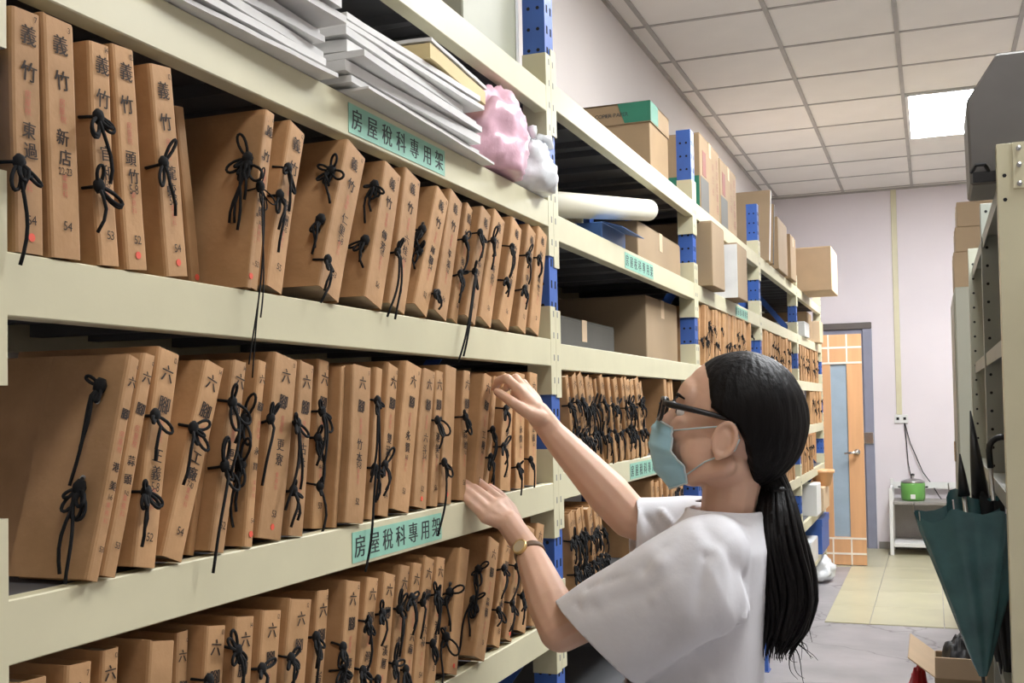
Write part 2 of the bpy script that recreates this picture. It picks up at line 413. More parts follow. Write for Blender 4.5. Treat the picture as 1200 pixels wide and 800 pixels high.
for b in range(5):
    ya, yb = PY[b]-.036, PY[b+1]-.036
    yi0, yi1 = PY[b], PY[b+1]-.072
    for k, z in enumerate(LV(b)):
        mb = MB(); prof = [(AX, z), (AX, z-HB), (AX-.030, z-HB), (AX-.030, z-.024), (AX-.022, z-.024), (AX-.022, z)]
        mb.prism(prof, yi0-.001, yi1+.001, 'y'); bm_ = mb.build('beam', 'cream', rack, R0, bevel=.0015)
        zp0, zp1 = z-.128, z+.077
        if k == 6: zp0 = z-.10
        for (q0, q1, side) in ((ya+.0006, PY[b]+.0008, PY[b]-.0065), (PY[b+1]-.0722, yb-.0006, PY[b+1]-.0675)):
            if side > q0 and side < PY[b]: pl = MB().prism([(AX+.0004, q0), (AX+.0004, q1), (AX-.058, q1), (AX-.058, side), (AX-.0025, side), (AX-.0025, q0)], zp0, zp1, 'z')
            else: pl = MB().prism([(AX+.0004, q1), (AX+.0004, q0), (AX-.058, q0), (AX-.058, side+.0022), (AX-.0025, side+.0022), (AX-.0025, q1)], zp0, zp1, 'z')
            pl.build('end_plate', 'cream', bm_, R0)
        bh = MB()
        sd = PY[b+1]-.0675
        for zz in (z+.05, z-.09):
            for xx in (AX-.018,):
                bh.prism([(xx+.0045*math.cos(a*math.pi/3), zz+.0045*math.sin(a*math.pi/3)) for a in range(6)], sd-.0008, sd+.001, 'y')
        for zz in (z+.06, z+.01, z-.042, z-.095):
            for yy in (PY[b+1]-.050, PY[b+1]-.022): bh.box(AX-.001, AX+.001, yy-.003, yy+.003, zz-.007, zz+.007)
        tag(bh.build('slot_holes', 'slot_grey', bm_, R0), kind='stuff')
        mb = MB().prism([(XBK+.0, z), (XBK, z-HB), (XBK+.03, z-HB), (XBK+.03, z)], yi0-.05, yi1+.05, 'y'); mb.build('beam', 'cream', rack, R0)
        n = 3; w = (yi1-yi0-.004)/n
        for q in range(n):
            p = MB(); y0 = yi0+.002+q*w; y1 = y0+w-.002; xf = AX-.0235; xk = XBK+.032
            p.box(xk, xf, y0, y1, z-.022, z-.0005)
            for j in range(3): p.box(xk, xf-.008, y0+.06+j*(w-.12)/2-.012, y0+.06+j*(w-.12)/2+.012, z-.04, z-.022)
            p.box(xf-.012, xf-.0075, y0, y1, z-.052, z-.022)
            p.build('shelf_panel', 'pan', rack, R0)
# green shelf labels
def shelf_label(b, k, x0, x1, py, txt='房屋稅科專用架'):
    z = LV(b)[k]; y0 = un(x0, py, X=AX).y; y1 = un(x1, py, X=AX).y
    yc = (y0+y1)/2; w = y1-y0
    lb = MB().box(AX+.0005, AX+.0011, y0, y1, z-.056, z-.010).build('shelf_label', 'label_green', rack, R0)
    lb['label'] = 'green paper shelf label with black characters'
    t = MB(); n = len(txt)
    for i, ch in enumerate(txt):
        for k_ in (-.0007, .0007): text(t, ch, (AX+.0014+k_*.1, y0+w*(i+.5)/n+k_, z-.033), Y_, Z_, min(.036, w/n*.98))
    t.build('lettering', 'label_ink', lb, R0)
shelf_label(0, 1, 408, 520, 155); shelf_label(0, 3, 412, 517, 625)
shelf_label(1, 1, 732, 765, 310); shelf_label(1, 3, 738, 772, 550)
shelf_label(2, 1, 862, 876, 372)
# ================================================================== tied document folders
ORD = ['first', 'second', 'third', 'fourth', 'fifth', 'sixth', 'seventh', 'eighth', 'ninth', 'tenth', 'eleventh', 'twelfth', 'thirteenth',
       'fourteenth', 'fifteenth', 'sixteenth', 'seventeenth', 'eighteenth', 'nineteenth', 'twentieth', 'twenty-first', 'twenty-second',
       'twenty-third', 'twenty-fourth', 'twenty-fifth', 'twenty-sixth', 'twenty-seventh', 'twenty-eighth', 'twenty-ninth', 'thirtieth']
CR = .0017
def loop_pts(K, ang, size, open_, e1, e2, e3, n=11, out=.0):
    P = []
    for i in range(n+1):
        t = i/n; r = size*math.sin(math.pi*t)**.8; a = ang+(t-.5)*open_
        P.append(K+e1*(r*math.cos(a))+e2*(r*math.sin(a))+e3*(out*math.sin(math.pi*t)))
    return P
def tie_mesh(mb, rg, E, K, e1, e2, e3, tails, scale=1.0, n=5, CR=.0020):
    """a bow: cord from the eyelet E to the knot K, loops and hanging tails; e1 right, e2 up, e3 towards the viewer"""
    mb.tube([E, (E+K)/2+e3*.003, K], CR, n)
    mb.ell(K, (e1, e2, e3), (.0075*scale, .009*scale, .0055*scale), 7, 5)
    nl = rg.choice([2, 3, 3, 4, 5])
    for i in range(nl):
        a = rg.choice([-1, 1])*rg.uniform(.05, 1.1)-math.pi/2
        if rg.random() < .22: a = rg.uniform(.2, 2.9)
        mb.tube(loop_pts(K, a, rg.choice([rg.uniform(.012, .022), rg.uniform(.02, .036)])*scale, rg.uniform(.5, 1.3), e1, e2, e3, out=rg.uniform(.002, .01)), CR, n, caps=False)
    for L in tails:
        P = [K.copy()]; x = 0; w = rg.uniform(-.35, .35); m = max(4, int(L/.012))
        ph = rg.uniform(0, 6)
        for j in range(1, m+1):
            t = j/m; x = w*L*.5*t+.004*math.sin(ph+t*5)
            P.append(K+e1*x-e2*(L*t)+e3*(.004+.005*math.sin(t*3)))
        mb.tube(P, CR, n)
def make_folder(loc, t, h, lean, yaw=0, depth=.205, chars=(), num='', num2='', corner='', ties=((.66, (.05, .06), 0), (.33, (.05, .07), 0)),
                dot=False, seed=0, label='', group='', detail=2, stamp=True, face_tie=0., cat='folder'):
    rg = random.Random(seed)
    r = empty('document_folder', loc, label, cat, group, rot=(-lean, 0, yaw))
    if lean > 0: r.location.z += t*math.sin(lean)
    c = .0016
    m = MB()
    rr = min(.004, t*.25); hh = h-rg.uniform(0, .007); h2 = h-rg.uniform(0, .007)
    # the cover: near board, rounded spine, far board as one folded sheet
    sec = [(-depth, 0), (-rr, 0), (-rr*.3, rr*.3), (0, rr), (0, t-rr), (-rr*.3, t-rr*.3), (-rr, t), (-depth, t)]
    ins = [(-depth, c), (-rr-c*.2, c), (-rr*.3-c, rr*.3+c*.6), (-c, rr+c*.3), (-c, t-rr-c*.3), (-rr*.3-c, t-rr*.3-c*.6), (-rr-c*.2, t-c), (-depth, t-c)]
    n = len(sec); vs = []
    zt = [hh, hh, hh, (hh*2+h2)/3, (hh+h2*2)/3, h2, h2, h2]
    nz = 5
    bow = rg.uniform(-.0018, .0018)
    for a in (sec, ins):
        for k in range(nz):
            for i, (x, y) in enumerate(a):
                q = k/(nz-1); vs.append((x+bow*math.sin(q*math.pi), y+.0006*math.sin(q*7+seed), zt[i]*q))
    fs = []
    o2 = nz*n
    for k in range(nz-1):
        for i in range(n-1):
            a = k*n+i; fs.append((a, a+1, a+n+1, a+n)); b = o2+k*n+i; fs.append((b, b+n, b+n+1, b+1))
    for i in range(n-1):
        fs.append((i, o2+i, o2+i+1, i+1)); k = (nz-1)*n; fs.append((k+i, k+i+1, o2+k+i+1, o2+k+i))
    for k in range(nz-1):
        a = k*n; fs.append((a, a+n, o2+a+n, o2+a)); a = k*n+n-1; fs.append((a, o2+a, o2+a+n, a+n))
    m.add(vs, fs); m.build('cover', 'folder', r)
    pg = MB(); pt = h-rg.uniform(.006, .014)
    pg.box(-depth+.006, -c-.0022, c*1.1, t-c*1.1, .003, pt); pg.build('pages', 'pages', r)
    e1, e2, e3 = Y_, Z_, X_
    for zf, tails, mode in ties:
        z = h*zf+rg.uniform(-.01, .01); mb = MB()
        if mode == 1:      # knot lies on the exposed near cover
            E = Vector((-face_tie, -.001, z)); K = Vector((-face_tie+rg.uniform(.002, .006), -.006, z-rg.choice([-1, 1])*rg.uniform(.01, .02)))
            tie_mesh(mb, rg, E, K, X_, Z_, -Y_, tails, 1.15)
            ey = MB(); ey.lathe([(.0035, 0), (.0035, .0012), (.0018, .0012), (.0018, 0)], (-face_tie, 0, z), 10, (X_, Z_, -Y_)); ey.build('eyelet', 'steel', r)
        else:
            E = Vector((-.018, -.0005, z)); K = Vector((rg.uniform(.004, .009), rg.uniform(-.006, .003), z+rg.uniform(-.006, .006)))
            tie_mesh(mb, rg, E, K, e1, e2, e3, tails, 1.0, 5 if detail > 1 else 3, .0020 if detail > 1 else .0012)
        mb.build('tie_cord', 'cord', r, smooth=True)
    if detail >= 1 and (chars or num or num2):
        tx_ = MB(); cs = min(t*.60, .0185)
        yc = t/2; top = h-.030
        for j, ch in enumerate(chars):
            zz = top-(0, .036, .094, .114, .134)[j]; s_ = cs*(1.15 if j < 2 else .95)
            yy_, ro_ = yc+rg.uniform(-.0015, .002), rg.uniform(-.1, .1)
            for k_ in (-.00035, .00035): text(tx_, ch, (.0007+k_*.2, yy_+k_, zz), Y_, Z_, s_, ro_)
        if num: text(tx_, num, (.0007, yc+.001, h*.36), Y_, Z_, min(t*.38, .0125)*(.85 if len(num) > 3 else 1.2), rg.uniform(-.08, .05), .03, .85)
        if num2: text(tx_, num2, (.0007, yc+.002, h*.135), Y_, Z_, min(t*.46, .0135), rg.uniform(-.1, .05), .03)
        if corner: text(tx_, corner, (.0007, t*.80, h-.012), Y_, Z_, min(t*.28, .0085), 0, .03)
        o = tx_.build('lettering', 'ink', r); o.location.x += bow*.55+.0002 if bow > 0 else .0004
        if stamp:
            st = MB(); ch = '房屋稅'
            for j in range(3): text(st, ch[j], (.0006, yc+rg.uniform(-.001, .001), top-.058-.0085*j), Y_, Z_, min(.0085, t*.4), rg.uniform(-.06, .06))
            for j in range(3): text(st, '業務科'[j], (.0006, yc, top-.1345-.0085*j), Y_, Z_, min(.0075, t*.35), rg.uniform(-.06, .06))
            o = st.build('stamp_print', 'stamp', r); o.location.x += bow*.8 if bow > 0 else .0002
    if dot:
        MB().lathe([(.0001, .0004), (.0042, .0004), (.0042, .0009), (.0001, .0009)], (0, t*.55, h*.065), 12, (Y_, Z_, X_)).build('dot_sticker', 'dot', r)
    return r
XS = AX-.010        # the usual line of the spines
VIL1 = ['新店', '北華', '官和', '頭竹', '龍蛟', '西過', '東過', '五厝', '溪洲', '仁里', '傳芳', '六桂', '岸腳', '平溪', '後鎮', '中平']
VIL2 = ['港美', '塗師', '蒜頭', '工廠', '竹本', '更寮', '永賢', '正義', '古林', '崙陽', '潭墘', '灣南', '溪厝', '雙涵', '六南', '六斗']
ROWN = {0: ('義', '竹', VIL1), 1: ('六', '腳', VIL2), 2: ('六', '腳', VIL2)}
def place_row(row, level, spec, bay, rowname, h=.246, base=XS):
    """spec: (bottom-left px, bottom-right px, top-left px, protrusion, options)"""
    z = LV(bay)[level]; prev_b = -9; prev_t = -9
    for i, s in enumerate(spec):
        xb0, xb1, xt0, pr = s[:4]; op = dict(s[4]) if len(s) > 4 else {}
        X = base+pr; hh = op.pop('h', h+rng.uniform(-.004, .004))
        # walk the sight lines down to the height of the shelf to read distances along it
        def at_z(px, zz):
            y = 500
            for _ in range(6):
                q = un(px, y, X=X); d = (q.z-zz); y += d*F_PX/max(.3, (q-Vector((0, 0, CAM_H))).dot(FW))
            return un(px, y, X=X).y
        y0, y1 = at_z(xb0, z), at_z(xb1, z); yt = at_z(xt0, z+hh*.97)
        lean = math.atan2(yt-y0, hh*.97); lean = max(-.5, min(.5, lean))
        y0 = max(y0, prev_b+.0012); t = max(.009, (y1-y0)*math.cos(lean))
        yt = y0+math.tan(lean)*hh
        if yt < prev_t+.001:
            yt = prev_t+.001; lean = math.atan2(yt-y0, hh)
        t = max(.009, min(t*.92, .06)); w = t/math.cos(lean)
        prev_b = y0+w; prev_t = y0+math.tan(lean)*hh+w
        a, b_, vil = ROWN[row]
        v = op.pop('v', vil[i % len(vil)])
        d = dict(chars=(a, b_)+tuple(v), num=rng.choice(['3-4', '5-8', '7-10', '9-12', '1-6', '11-13', '14-15']), num2=rng.choice(['52', '53', '54', '55', '56', '51']),
                 corner=rng.choice(['12', '13', '5', '12', '14', '7']), dot=rng.random() < .08, seed=row*100+i+11*bay, detail=2 if t > .012 else 1)
        tl = [tuple(rng.uniform(.03, .075) for _ in range(rng.choice([1, 2, 2]))) for _ in range(2)]
        d['ties'] = ((.68, tl[0], 0), (.34, tl[1], 0))
        if rng.random() < .22: d['ties'] = d['ties'][:1]
        d.update(op)
        lab = 'brown tied folder, %s from the left, %s' % (ORD[i], rowname)
        make_folder((X, y0, z+.001), t, hh, lean, rng.uniform(-.012, .012), label=lab, group='document folders, '+rowname, **d)
L_, T_ = (.05, .06), (.04,)
row1 = [
 (18, 55, 13, .010, dict(num='', num2='54', dot=True, v='東過', ties=((.36, (.10, .03), 0),))),
 (60, 99, 47, .012, dict(v='新店', num='22-23', num2='54', corner='3', ties=())),
 (117, 143, 104, .012, dict(v='官和', num='11-13', num2='53', ties=((.62, (.07,), 0), (.36, (.05,), 0)))),
 (149, 176, 132, .012, dict(num='5-8', num2='52', dot=True, ties=())),
 (196, 224, 176, .010, dict(num='5-8', num2='54', dot=True, ties=((.55, (.06,), 0),))),
 (226, 238, 205, -.05, dict(chars=(), num='', num2='', stamp=False, h=.236, ties=())),
 (261, 284, 284, .018, dict(v='龍蛟', num='7-10', num2='52', dot=True, face_tie=.02, ties=((.80, (.08, .05), 1), (.62, (.10, .09), 1), (.52, (.235, .25, .17), 0)))),
 (285, 304, 306, .012, dict(ties=(), num2='52')),
 (312, 334, 341, .012, dict(ties=((.74, (.06,), 0), (.5, (.08, .05), 0)))),
 (374, 405, 409, .018, dict(face_tie=.018, ties=((.74, (.06, .03), 1), (.38, (.05, .06), 1), (.2, (.07, .05), 0)))),
 (428, 452, 453, .016, dict(face_tie=.016, ties=((.72, (.05, .07), 1), (.36, (.05, .04), 1)))),
 (456, 480, 476, .008, dict(ties=((.35, (.115, .12), 0),))),
 (486, 505, 515, .014, dict(face_tie=.014, ties=((.70, (.05, .04), 1), (.45, (.04, .03), 1)))),
 (509, 527, 530, .010, dict(ties=((.15, (.03,), 0),))),
 (529, 538, 549, .0, {}), (540, 560, 561, .014, dict(ties=((.68, L_, 0), (.4, (.20, .18), 0)))),
 (563, 580, 581, .012, {}), (585, 601, 602, .014, {}), (607, 618, 620, .008, {}), (621, 636, 629, .012, {}),
]
row2 = [
 (102, 119, 153, .022, dict(v='港美', num='1-6', num2='53', corner='12', depth=.105, face_tie=.030, ties=((.76, (.11, .07), 1), (.42, (.10, .09), 1)))),
 (120, 139, 169, .020, dict(v='蒜頭', num='9-12', num2='53', corner='12', ties=())),
 (156, 186, 187, .014, dict(v='正義', num='5-8', num2='52', corner='12', ties=((.66, (.05,), 0), (.36, (.06, .04), 0)))),
 (190, 219, 244, .014, dict(v='工廠', num='7-10', num2='54', face_tie=.012, ties=((.66, (.07,), 0),))),
 (221, 229, 250, -.01, dict(chars=(), num2='', num='', ties=())),
 (245, 266, 272, .012, dict(face_tie=.012, num='', ties=((.78, (.09, .05), 0), (.42, (.13,), 0)))),
 (287, 298, 304, .012, dict(face_tie=.015, dot=True, num='', ties=((.70, (.07, .05), 1), (.40, (.06, .08), 1)))),
 (302, 333, 323, .010, dict(v='更寮', num='', num2='53', dot=True, ties=((.60, (.09,), 0),))),
 (338, 357, 351, .012, dict(num='', ties=((.66, (.12, .09), 0), (.2, (.05, .04), 0)))),
 (366, 380, 374, -.012, dict(ties=((.68, (.08, .1), 0), (.5, (.08,), 0), (.25, (.07,), 0)))),
 (388, 396, 398, .004, dict(chars=(), num='', num2='', ties=())),
 (398, 429, 408, .016, dict(v='竹本', num='9-8', num2='52', corner='5', ties=())),
 (431, 440, 441, .004, dict(chars=(), num='', num2='', ties=((.74, (.16, .13), 0), (.35, (.16, .05), 0)))),
 (443, 457, 456, .006, dict(num='', ties=((.3, (.04, .05), 0),))),
 (460, 483, 476, .012, dict(v='永賢', num='11-13', num2='53', ties=())),
 (485, 502, 497, .010, dict(num2='52', ties=())), (504, 514, 507, .008, dict(ties=((.6, (.05,), 0),))),
 (516, 531, 523, .012, dict(face_tie=.012, chars=(), num='', num2='', ties=((.66, (.04, .03), 1), (.30, (.13, .03), 0)))),
 (538, 547, 544, .008, dict(ties=((.6, (.03,), 0),))), (555, 566, 568, .018, dict(ties=())), (567, 572, 580, .006, dict(chars=(), num='', num2='', ties=((.5, (.06, .08), 0), (.3, (.09, .05), 0)))),
 (586, 601, 590, .008, {}), (604, 616, 605, .010, dict(ties=((.15, (.06,), 0),))), (620, 630, 621, .006, dict(ties=((.2, (.06,), 0),))),
]
row3 = [
 (14, 54, 20, .008, {}), (70, 104, 78, .008, dict(ties=())), (112, 134, 120, .0, dict(h=.236)), (160, 194, 176, .016, dict(ties=(), chars=(), num='', num2='')), (198, 214, 208, -.005, {}),
 (222, 254, 238, .012, dict(v='港美')), (262, 288, 276, .012, dict(v='灣南', face_tie=.012, ties=((.80, (.08, .05), 0), (.4, (.05,), 0)))),
 (292, 318, 308, .012, dict(v='溪厝')), (326, 356, 340, .014, {}), (358, 374, 372, .0, {}), (392, 412, 407, .012, dict(ties=((.62, (.06, .05), 0), (.4, (.07,), 0)))),
 (416, 432, 431, .010, {}), (436, 452, 451, .012, dict(ties=((.68, (.05,), 0), (.3, (.05, .05), 0)))), (455, 468, 470, .008, {}), (470, 482, 485, .01, dict(ties=((.75, (.05, .06), 0), (.2, (.04, .04), 0)))),
 (484, 497, 499, .008, {}), (500, 512, 513, .008, {}), (524, 538, 540, .012, dict(chars=(), num='', num2='', face_tie=.012, ties=((.70, (.07, .06), 1), (.38, (.08,), 1)))),
 (556, 572, 576, .02, dict(face_tie=.018, ties=((.66, (.09, .06), 1), (.36, (.07, .1), 1)))), (578, 588, 594, .004, {}), (592, 602, 608, .008, {}), (606, 618, 618, .004, {}), (622, 632, 630, .006, {}),
]
place_row(0, 2, row1, 0, 'upper row of the nearest bay')
place_row(1, 3, row2, 0, 'middle row of the nearest bay')
place_row(2, 4, row3, 0, 'lower row of the nearest bay', h=.228)

def fill(bay, level, y0, y1, lean, rowname, tmin=.014, tmax=.03, seed=1, detail=1, gap=.0, h=.244, count=99):
    """a run of folders leaning together, given in metres along the shelf"""
    rg = random.Random(seed); z = LV(bay)[level]; y = y0; i = 0; lean0 = lean
    while i < count and i < len(ORD):
        t = rg.uniform(tmin, tmax); w = t/math.cos(lean)
        if y+w+max(0, math.tan(lean)*h) > y1: break
        hh = h+rg.uniform(-.006, .005)
        tl = [tuple(rg.uniform(.03, .08) for _ in range(rg.choice([1, 2, 2]))) for _ in range(2)]
        ties = ((.68, tl[0], 0), (.36, tl[1], 0)) if detail > 1 else (((rg.choice([.4, .66]), tl[0][:1], 0),) if rg.random() < .65 else ())
        make_folder((XS+rg.uniform(-.004, .014), y, z+.001), t, hh, lean, rg.uniform(-.01, .01), chars=(('六', '腳')+tuple(VIL2[i % 16])) if detail > 1 else (), num='', num2=rg.choice(['52', '53', '54']) if detail > 1 else '',
                    ties=ties, seed=seed*50+i, label='brown tied folder, %s from near end, %s' % (ORD[i], rowname), group='document folders, '+rowname, detail=detail, stamp=False)
        y += w+.0012+(rg.uniform(0, gap) if gap else 0); i += 1
fill(1, 3, PY[1]+.10, PY[2], -.30, 'upper row of the second bay', .018, .040, 3, 2, count=24)
fill(1, 3, PY[1]+1.10, PY[2]-.08, -.1, 'far group, upper row, second bay', .02, .034, 5, 1, count=6)
fill(1, 4, PY[1]+.08, PY[2], -.26, 'lower row of the second bay', .018, .032, 4, 2, count=12, h=.235)
fill(1, 4, PY[1]+.90, PY[2]-.08, -.06, 'far group, lower row, second bay', .022, .036, 6, 2, count=16)
fill(2, 2, PY[2]+.06, PY[3]-.08, .10, 'row above her head in the third bay', .02, .04, 7, 1, .02, count=30)
fill(2, 3, PY[2]+.06, PY[3]-.08, .08, 'row behind her head in the third bay', .03, .05, 8, 1, .02, count=24)
fill(3, 2, PY[3]+.06, PY[4]-.08, .06, 'upper row of the fourth bay', .02, .045, 9, 1, .02, count=30)
fill(3, 3, PY[3]+.06, PY[4]-.08, -.05, 'middle row of the fourth bay', .03, .05, 10, 1, .02, count=24)
fill(3, 4, PY[3]+.06, PY[4]-.08, -.05, 'lower row of the fourth bay', .03, .05, 12, 1, .02, count=24)
fill(4, 2, PY[4]+.06, PY[5]-.08, -.14, 'upper row of the farthest bay', .025, .05, 13, 1, .03, count=26)
fill(4, 3, PY[4]+.75, PY[5]-.08, 0, 'middle row of the farthest bay', .03, .05, 14, 1, .02, count=16)
fill(4, 4, PY[4]+.06, PY[4]+.85, 0, 'lower row of the farthest bay', .03, .05, 15, 1, .02, count=14)
# ================================================================== things on the rack
def box_thing(name, label, x0, x1, y0, y1, z0, z1, m='carton', lid=None, group=None, tape=True, cat='box', yaw=0, prints=()):
    """a closed carton: body, a strip of tape along the top seam, optional lift-off lid"""
    c = ((x0+x1)/2, (y0+y1)/2, z0); hx, hy, h = (x1-x0)/2, (y1-y0)/2, z1-z0
    r = empty(name, c, label, cat, group, rot=(0, 0, yaw))
    b = MB()
    if lid:
        b.box(-hx, hx, -hy, hy, 0, h-.004); b.build('body', m, r, bevel=.002)
        l = MB(); e = .004; lh = lid
        l.box(-hx-e, hx+e, -hy-e, -hy-.0008, h-lh, h+.002); l.box(-hx-e, hx+e, hy+.0008, hy+e, h-lh, h+.002)
        l.box(-hx-e, -hx-.0008, -hy-.0008, hy+.0008, h-lh, h+.002); l.box(hx+.0008, hx+e, -hy-.0008, hy+.0008, h-lh, h+.002)
        l.box(-hx-e, hx+e, -hy-e, hy+e, h-.002, h+.003); r2 = l.build('lid', m, r)
    else:
        b.box(-hx, hx, -hy, hy, 0, h); b.build('body', m, r, bevel=.003)
        f = MB()
        f.box(-hx+.002, hx-.002, -hy+.002, -.0015, h, h+.003); f.box(-hx+.002, hx-.002, .0015, hy-.002, h, h+.003); f.build('flap', m, r)
        if tape:
            t = MB(); t.box(-hx-.0008, hx+.0008, -.024, .024, h+.003, h+.0036)
            t.box(-hx-.0012, -hx-.0004, -.024, .024, h-.06, h+.003); t.box(hx+.0004, hx+.0012, -.024, .024, h-.06, h+.003); t.build('tape', 'carton_light', r)
    for (face, a0, a1, b0, b1, pm_) in prints:
        p = MB(); e = .0052 if lid else .0012
        if face == 'x': p.box(hx+e-.001, hx+e, a0, a1, b0, b1)
        else: p.box(a0, a1, -hy-e, -hy-e+.001, b0, b1)
        p.build('print', pm_, r)
    return r
Z = LV0
# --- papers and envelopes lying on the shelf over the upper row
def wavy_slab(name, label, x0, x1, y0, y1, z0, th, m='paper', droop=0, curl=0, tilt=0, roll_=0, group=None, yaw=0, nx=10, ny=10, cat='envelope', seed=0):
    r0 = Vector(((x0+x1)/2, (y0+y1)/2, z0)); hx, hy = (x1-x0)/2, (y1-y0)/2
    top = []; bot = []; fs = []
    ca, sa = math.cos(yaw), math.sin(yaw)
    for i in range(nx+1):
        for j in range(ny+1):
            u = -1+2*i/nx; v = -1+2*j/ny
            z = tilt*v*hy+roll_*u*hx
            over = max(0, (u*hx+r0.x)-(AX-.03)); z -= droop*over**1.5*6
            z += curl*(max(0, v)**3+max(0, u)**3)*.5+.0017*mnoise.noise(Vector((u*2.6+seed, v*2.6, seed*1.7)))
            x, y = u*hx, v*hy; x, y = x*ca-y*sa, x*sa+y*ca
            top.append((x, y, z+th)); bot.append((x, y, z))
    n = (nx+1)*(ny+1); k = ny+1
    for i in range(nx):
        for j in range(ny):
            a = i*k+j; fs.append((a, a+k, a+k+1, a+1)); fs.append((n+a, n+a+1, n+a+k+1, n+a+k))
    for i in range(nx): a = i*k; fs.append((a, n+a, n+a+k, a+k)); a = i*k+ny; fs.append((a, a+k, n+a+k, n+a))
    for j in range(ny): a = j; fs.append((a, a+1, n+a+1, n+a)); a = nx*k+j; fs.append((a, n+a, n+a+1, a+1))
    mb = MB().add(top+bot, fs); o = mb.build(name, m); o.location = r0
    return tag(o, label, cat, group)
z2 = Z[1]+.001
GP = 'papers on the shelf over the upper row'
LOW = ['lowest', 'second lowest', 'third lowest', 'fourth', 'fifth', 'sixth', 'seventh', 'eighth', 'topmost']
th = [.006, .010, .012, .009, .014, .010, .012, .018]
z = z2
for i, t in enumerate(th):
    wavy_slab('envelope', '%s white envelope in the left-hand pile above the upper row' % LOW[i], -1.13, -.775+rng.uniform(-.03, .012), 1.00+rng.uniform(-.02, .02), 1.365+rng.uniform(-.02, .008)+(.03 if i == 0 else 0),
              z, t, droop=.0, curl=rng.uniform(-.001, .0), group=GP, yaw=rng.uniform(-.07, .05), seed=i); z += t+.0042
th = [.004, .010, .016, .010, .018, .012, .008, .010]; z = z2
for i, t in enumerate(th):
    wavy_slab('envelope', '%s white envelope in the pile beside the pink bag' % LOW[i], -1.10, -.788+rng.uniform(-.02, .012)+(.012 if i == 0 else 0), 1.425+rng.uniform(-.012, .012), 1.93+rng.uniform(-.05, .03)+(.10 if i == 0 else 0),
              z, t, curl=0, group=GP, yaw=rng.uniform(-.045, .04), seed=20+i, tilt=0); z += t+.0042
tanf = wavy_slab('paper_bundle', 'yellow-edged paper bundle on top of the envelope pile by the pink bag', -1.02, -.80, 1.68, 1.99, z, .026, 'paper_tan', yaw=.08, seed=41, cat='papers')
wavy_slab('paper_sheet', 'white top sheet on the yellow-edged paper bundle', -1.02, -.797, 1.68, 1.99, z+.029, .006, 'paper', yaw=.08, seed=42, cat='papers')
# --- crumpled plastic bags
def bag(name, label, c, r, m, seed, ears=True, cat='bag'):
    c = Vector(c); mb = MB(); nu, nv = 44, 30; rings = []
    for j in range(nv+1):
        a = math.pi*j/nv; st = max(math.sin(a), .02); ring = []
        for k in range(nu):
            b = 2*math.pi*k/nu; d = Vector((st*math.cos(b), st*math.sin(b), -math.cos(a)))
            q = 1+.26*mnoise.noise(d*1.7+Vector((seed, 0, 0)))+.20*abs(mnoise.noise(d*4+Vector((0, seed, 0))))+.05*abs(mnoise.noise(d*9+Vector((seed, seed, 0))))
            p = Vector((d.x*r[0]*q, d.y*r[1]*q, d.z*r[2]*q))
            p.z = max(p.z, -r[2]*.75); ring.append(c+p)
        rings.append(ring)
    mb.loft(rings); o0 = (c.x, c.y, c.z-r[2]*.75)
    o = empty(name, o0, label, cat); mb.build('sack', m, o, o0, smooth=True)
    if ears:
        for s in (-1, 1):
            e = MB(); P = [c+Vector((.01*s, s*r[1]*.3, r[2]*.85)), c+Vector((.02, s*r[1]*.5, r[2]*1.15)), c+Vector((.035, s*r[1]*.75, r[2]*1.1)), c+Vector((.04, s*r[1]*.8, r[2]*.8))]
            e.tube(P, [.012, .010, .011, .006], 7); e.build('handle', m, o, o0, smooth=True)
    return o
bag('plastic_bag', 'crumpled pink plastic bag at the end of the envelope pile', (-.845, 2.115, z2+.080), (.066, .110, .098), 'pink_bag', 3.1, ears=False)
bag('plastic_bag', 'crumpled white plastic bag beside the first blue post', (-.838, 2.30, z2+.052), (.060, .072, .070), 'white_bag', 5.7)
# --- box standing on the top shelf of the nearest bay
r = box_thing('storage_box', 'olive box with a yellow edge on top of the rack beside the first post', -1.20, -.885, 2.06, 2.385, Z[0]+.001, Z[0]+.30, 'khaki', tape=False)
MB().box(-.1585+.315, .1585+.002, -.163, .163, 0, .016).build('edge_strip', 'paper_tan', r)
MB().box(.158, .1595, .146, .163, .016, .29).build('edge_strip', 'paper', r)
# --- second bay: copier-paper carton on top
Z1 = LV1
ca = box_thing('paper_carton', 'copier paper carton with a green-cornered lid on top of the second bay', -1.20, -.90, 3.74, 4.02, Z1[0]+.001, Z1[0]+.30, 'carton', lid=.072)
# print on the end that faces the near end of the rack
p = MB(); hx, hy = .15, .14
p.add([(.06, -hy-.0047, .230), (.1545, -hy-.0047, .230), (.1545, -hy-.0047, .301), (.035, -hy-.0047, .301)], [(0, 1, 2, 3)])
p.build('green_corner', 'green_print', ca)
p = MB().box(hx+.0042, hx+.0048, -hy-.002, -.03, .230, .301); p.build('green_corner', 'green_print', ca)
t = MB(); text(t, 'RECYCLE COPIER PAPER', (-.03, -hy-.0049, .262), X_, Z_, .020); t.build('lettering', 'label_ink', ca)
